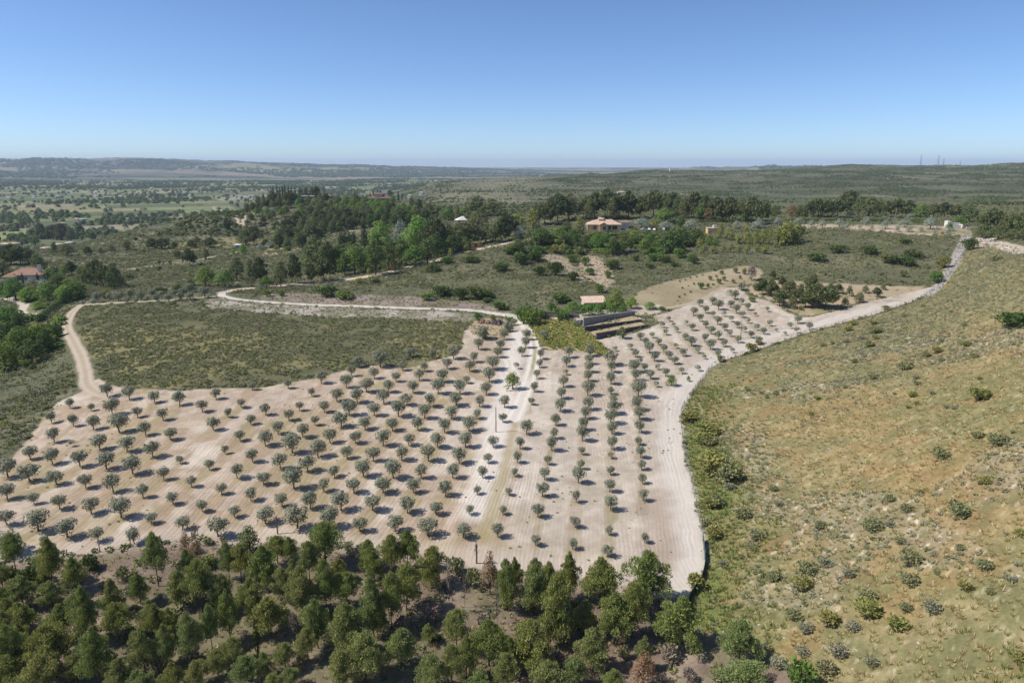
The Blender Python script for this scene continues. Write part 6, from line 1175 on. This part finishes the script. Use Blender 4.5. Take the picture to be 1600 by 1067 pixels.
plain_house(846, 277, 5, 6, 1, M_WHITE, M_WHITE, "tiny white house on the far middle hill", "farm building", 1500, 0); plain_house(1048, 267.6, 3, 8, 1, M_WHITE, M_WHITE, "tiny white block on the right-hand skyline", "farm building", 2000, 0)
# parked cars beside the silver olives
def car(u, v, rot, lab, colr):
    x, y, z = at(u, v, 380); t = root("parked_car", x, y, z, rot, lab, "car", "cars parked beside the ochre house")
    V, Fc = [], []
    prof = [(-2.1, .35), (-2.15, .8), (-1.2, .95), (-.7, 1.42), (.9, 1.45), (1.6, .98), (2.1, .9), (2.15, .35)]
    for yy in (-.85, .85):
        for px_, pz_ in prof: V.append((px_, yy * (.86 if pz_ > 1.2 else 1), pz_))
    n = len(prof); Fc.append(tuple(range(n))); Fc.append(tuple(range(2 * n - 1, n - 1, -1)))
    for i in range(n): j = (i + 1) % n; Fc.append((i, i + n, j + n, j))
    b_ = mk("body", V, Fc, colr, t); multi("windows", [(-.75, .85, -.80, -.79, 1.0, 1.32), (-.75, .85, .79, .80, 1.0, 1.32)], M_GLASS, t)
    for wx in (-1.35, 1.35):
        for wy in (-.8, .8):
            me = tubes_mesh("wheel", [([(wx, wy - .1, .32), (wx, wy + .1, .32)], [.32, .32], 10)], M_RUB); o = bpy.data.objects.new("wheel", me); COL.objects.link(o); o.parent = t
car(1005, 360, 10, "white car parked leftmost on the gravel by the silver olives", M_CARW); car(1014, 360, 85, "white car parked second from the left by the silver olives", M_CARW); car(1022, 360.5, 80, "white car parked third from the left beside a dark car", M_CARW)
car(1029, 360.5, 80, "dark car parked between two white cars", M_SHUT); car(1037, 360, 75, "white car parked rightmost beside the dark evergreen", M_CARW)
# hedges: clipped box of leaves on stems
def hedge(p0, p1, h, wd, mat, label, ymin=0, n=1400):
    a = Vector(at(*p0, ymin)); b = Vector(at(*p1, ymin)); d = b - a; ln = math.hypot(d.x, d.y); k = max(4, int(ln / 1.2))
    t = root("hedge", a.x, a.y, a.z, math.degrees(math.atan2(d.y, d.x)), label, "hedge")
    cl = [(ln * (i + .5) / k, 0, h * .55 + (b.z - a.z) * (i + .5) / k, ln / k * .7, wd / 2, h * .5) for i in range(k)]
    o = bpy.data.objects.new("foliage", cloud_mesh("hedge_foliage", leaf_cloud(cl, n, .28, .3, .7, elong=1.1), LM[mat])); COL.objects.link(o); o.parent = t
    st = bpy.data.objects.new("stems", tubes_mesh("hedge_stems", [([(ln * (i + .5) / k, 0, -.2 + (b.z - a.z) * (i + .5) / k), (ln * (i + .5) / k, 0, h * .6 + (b.z - a.z) * (i + .5) / k)], [.05, .03], 4) for i in range(k)], M_BARK)); COL.objects.link(st); st.parent = t
hedge((1236, 347), (1322, 346.5), 2.2, 1.6, 'oak', "long dark clipped hedge above the terrace olives", 380, 2200)
hedge((1330, 346.5), (1392, 347), 2.2, 1.6, 'oak', "clipped hedge between the tall pole and the long hedge", 380, 1500)
hedge((1420, 348), (1455, 348), 2.4, 1.6, 'green', "brighter clipped hedge right of the tall pole", 380, 1000)
hedge((1090, 348), (1150, 348), 2.0, 1.4, 'oak', "dark hedge behind the ochre hut", 380, 1500)
hedge((926, 396), (966, 397), 3.0, 2.4, 'lime', "bright green hedge below the ochre house garden", 0, 1400)
hedge((905, 486), (975, 482), 2.6, 2.0, 'green', "green hedge of clipped trees along the gravel yard", 0, 2200)
hedge((60, 505), (118, 462), 3.4, 3.0, 'oak', "dark overgrown hedge beside the left dirt track", 0, 2600)
# poles
def pole(u, vb, vt, label, mat=M_WOODP, r=.13, arm=False, lean=0, ymin=0):
    x, y, z = at(u, vb, ymin); zt_ = CAM_Z - y * math.tan(dep(vt)); h = zt_ - z; t = root("telephone_pole", x, y, z, 0, label, "pole", "wooden poles")
    o = bpy.data.objects.new("shaft", tubes_mesh("pole_shaft", [([(0, 0, -.5), (lean / 2, 0, h / 2), (lean, 0, h)], [r, r * .85, r * .7], 8)], mat)); COL.objects.link(o); o.parent = t
    box("cap", (lean - .12, lean + .12, -.12, .12, h + .002, h + .12), M_METAL, t)
pole(775, 675, 637, "dark wooden pole beside the grassy strip in the orchard"); pole(1157, 529, 502, "wooden pole among the small olives of the upper right orchard")
pole(1395.5, 352, 327, "tall pale pole rising in front of the right-hand pines", M_METAL, .18, False, .9, 300); pole(434, 834, 806, "short wooden pole at the edge of the near pine wood"); pole(745, 880, 851, "thin dark pole at the wood edge left of the rusty tree")
pole(345, 452, 441, "short pale post beside the gate at the road bend", M_METAL, .1)
# gate at the road bend
x, y, z = at(342, 459); t = root("farm_gate", x, y, z, 15, "open metal farm gate with braced posts at the road bend", "gate")
for px_ in (-3.2, 3.2): box("gate_post", (px_ - .12, px_ + .12, -.12, .12, -.4, 3.0), M_METAL, t)
for k in range(5): box("rail", (-3.07, 3.07, -.03, .03, .4 + k * .45, .46 + k * .45), M_METAL, t)
o = bpy.data.objects.new("brace", tubes_mesh("gate_brace", [([(3.2, 0, 2.9), (5.2, 0, -.2)], [.07, .07], 4), ([(-3.2, 0, 2.9), (-5.2, 0, -.2)], [.07, .07], 4)], M_METAL)); COL.objects.link(o); o.parent = t
# fences
def fence(pts, label, step, h, net=None, hp=None, ymin=0, wires=3, wood=False):
    P = line_w(pts, ymin); d = np.r_[0, np.cumsum(np.hypot(*np.diff(P, axis=0).T))]; n = int(d[-1] / step) + 1; s_ = np.linspace(0, d[-1], n); X = np.interp(s_, d, P[:, 0]); Y_ = np.interp(s_, d, P[:, 1]); Z_ = Hh(X, Y_)
    t = root("wire_fence", float(X[0]), float(Y_[0]), float(Z_[0]), 0, label, "fence"); o0 = None
    for i in range(n):
        if i == 0: o0 = box("fence_post", (-.05, .05, -.05, .05, -.3, h), M_WOODP if wood else M_METAL, t); o = o0
        else: o = o0.copy(); COL.objects.link(o); o.parent = t
        o.location = (X[i] - X[0], Y_[i] - Y_[0], Z_[i] - Z_[0])
    for k in range(wires):
        zz_ = h * (k + 1) / (wires + .3)
        me = tubes_mesh("wire", [([(X[i] - X[0], Y_[i] - Y_[0], Z_[i] - Z_[0] + zz_) for i in range(n)], [.014] * n, 3)], M_METAL); o = bpy.data.objects.new("wire", me); COL.objects.link(o); o.parent = t
    if net:
        i0 = 0; V = []; Fc = []
        for i in range(n):
            V += [(X[i] - X[0] + .02, Y_[i] - Y_[0], Z_[i] - Z_[0] - .05), (X[i] - X[0] + .02, Y_[i] - Y_[0], Z_[i] - Z_[0] + net)]
        m2 = len(V)
        V += [(a + .03, b, c) for a, b, c in V]
        for i in range(n - 1): a = 2 * i; Fc += [(a, a + 2, a + 3, a + 1), (a + m2, a + 1 + m2, a + 3 + m2, a + 2 + m2), (a + 1, a + 3, a + 3 + m2, a + 1 + m2)]
        mk("netting", V, Fc, M_GREENM, t)
fence([(1098, 845), (1101, 885), (1094, 912), (1079, 934), (1072, 955)], "wire fence with dark green netting at the lower right orchard corner", 2.5, 1.5, 1.2)
fence([(1098, 845), (1088, 790), (1077, 740), (1067, 690), (1064, 645), (1078, 620), (1098, 592)], "wire fence between orchard headland and grassy hill", 3, 1.4)
fence([(1098, 592), (1123, 567), (1183, 548), (1259, 522), (1303, 510), (1361, 494), (1421, 474), (1460, 453)], "wire fence climbing from the orchard to the rocky path", 3.5, 1.4)
fence([(1464, 452), (1482, 432), (1497, 408), (1510, 390)], "wire fence beside the rocky path", 3, 1.4)
fence([(106, 870), (180, 858), (260, 847), (300, 841)], "thin wire fence between the left orchard and the wood", 4, 1.4, None, None, 0, 3, True)
fence([(360, 449), (400, 446), (450, 441), (520, 435)], "wooden rail fence along the dirt road by the gate", 3.5, 1.5, None, None, 0, 2, True)
# rubble heaps
def heap(u, v, w, h, mat, label, name="rubble_heap", n=26, ymin=0):
    x, y, z = at(u, v, ymin); t = root(name, x, y, z, 0, label, "rubble heap"); g = np.random.default_rng(int(u)); shared = [rock(i) for i in range(2)]
    for me in shared: me.materials[0] = mat
    for i in range(n):
        a = g.random() * 6.28; r = w / 2 * g.random() ** .6; o = bpy.data.objects.new("stone", shared[i % 2]); COL.objects.link(o); o.parent = t
        s = w * (.16 + .16 * g.random()); o.scale = (s, s, s); o.rotation_euler = g.random(3) * 3; o.location = (math.cos(a) * r, math.sin(a) * r * .8, max(0, h * (1 - r / (w / 2))) * .8 + .05)
heap(778, 506, 5.5, 1.8, M_DARKR, "dark rubble heap at the top of the white track"); heap(757, 505, 4.5, 1.4, simple_mat("red_earth", (.30, .19, .13), scale=1), "reddish earth mound left of the dark rubble heap")
heap(906, 507, 5, 1.8, M_DARKR, "dark rubble at the left end of the concrete wall", n=30)
heap(739, 512.5, 1.8, .5, M_STONE, "pale flat stones beside the orchard corner", n=8); heap(1530, 378, 9, 1.6, simple_mat("pink_rubble", (.46, .37, .32), scale=1), "pinkish rubble heap below the right-hand pines", n=40, ymin=150)
heap(1545, 382, 5, .8, M_STONE, "pale slabs in front of the pinkish rubble heap", n=16, ymin=150); heap(1002, 500, 3.5, .7, M_STONE, "pale stones at the end of the concrete wall", n=18)
# pylons on the skyline
def pylon(u, vt, y, label):
    s = (u - 800) / F; d0 = y * _cp; x = s * (y * _cp + 0); z = float(Hh(np.array([x]), np.array([y]))[0]); h = CAM_Z - y * math.tan(dep(vt)) - z
    t = root("electricity_pylon", x, y, z, 20, label, "pylon", "electricity pylons on the skyline"); P = []; b_ = h * .085
    for sx in (-1, 1):
        for sy in (-1, 1): P.append(([(sx * b_, sy * b_, -1), (sx * b_ * .35, sy * b_ * .35, h * .62), (sx * .5, sy * .5, h)], [.35, .3, .25], 4))
    for k in range(7):
        z0 = h * .62 * k / 7; z1 = h * .62 * (k + 1) / 7; r0 = b_ * (1 - .65 * k / 7); r1 = b_ * (1 - .65 * (k + 1) / 7)
        for sx in (-1, 1): P.append(([(sx * r0, -r0, z0), (-sx * r1, -r1, z1)], [.18, .18], 3)); P.append(([(r0, sx * r0, z0), (r1, -sx * r1, z1)], [.18, .18], 3))
    o = bpy.data.objects.new("lattice_tower", tubes_mesh("pylon_tower", P, M_METAL)); COL.objects.link(o); o.parent = t
    for zz_, w in ((.66, 9), (.80, 11), (.93, 8)): 
        o = bpy.data.objects.new("crossarm", tubes_mesh("pylon_arm", [([(-w, 0, h * zz_), (0, 0, h * zz_ + 1), (w, 0, h * zz_)], [.2, .45, .2], 4)], M_METAL)); COL.objects.link(o); o.parent = t
pylon(1438, 241.5, 2980, "leftmost lattice pylon above the green strip on the skyline"); pylon(1465.5, 243, 3050, "middle lattice pylon of the close pair on the skyline"); pylon(1474, 247.5, 3150, "rightmost lattice pylon of the close pair on the skyline"); pylon(1500.5, 252, 3400, "small faint lattice pylon right of the close pair")
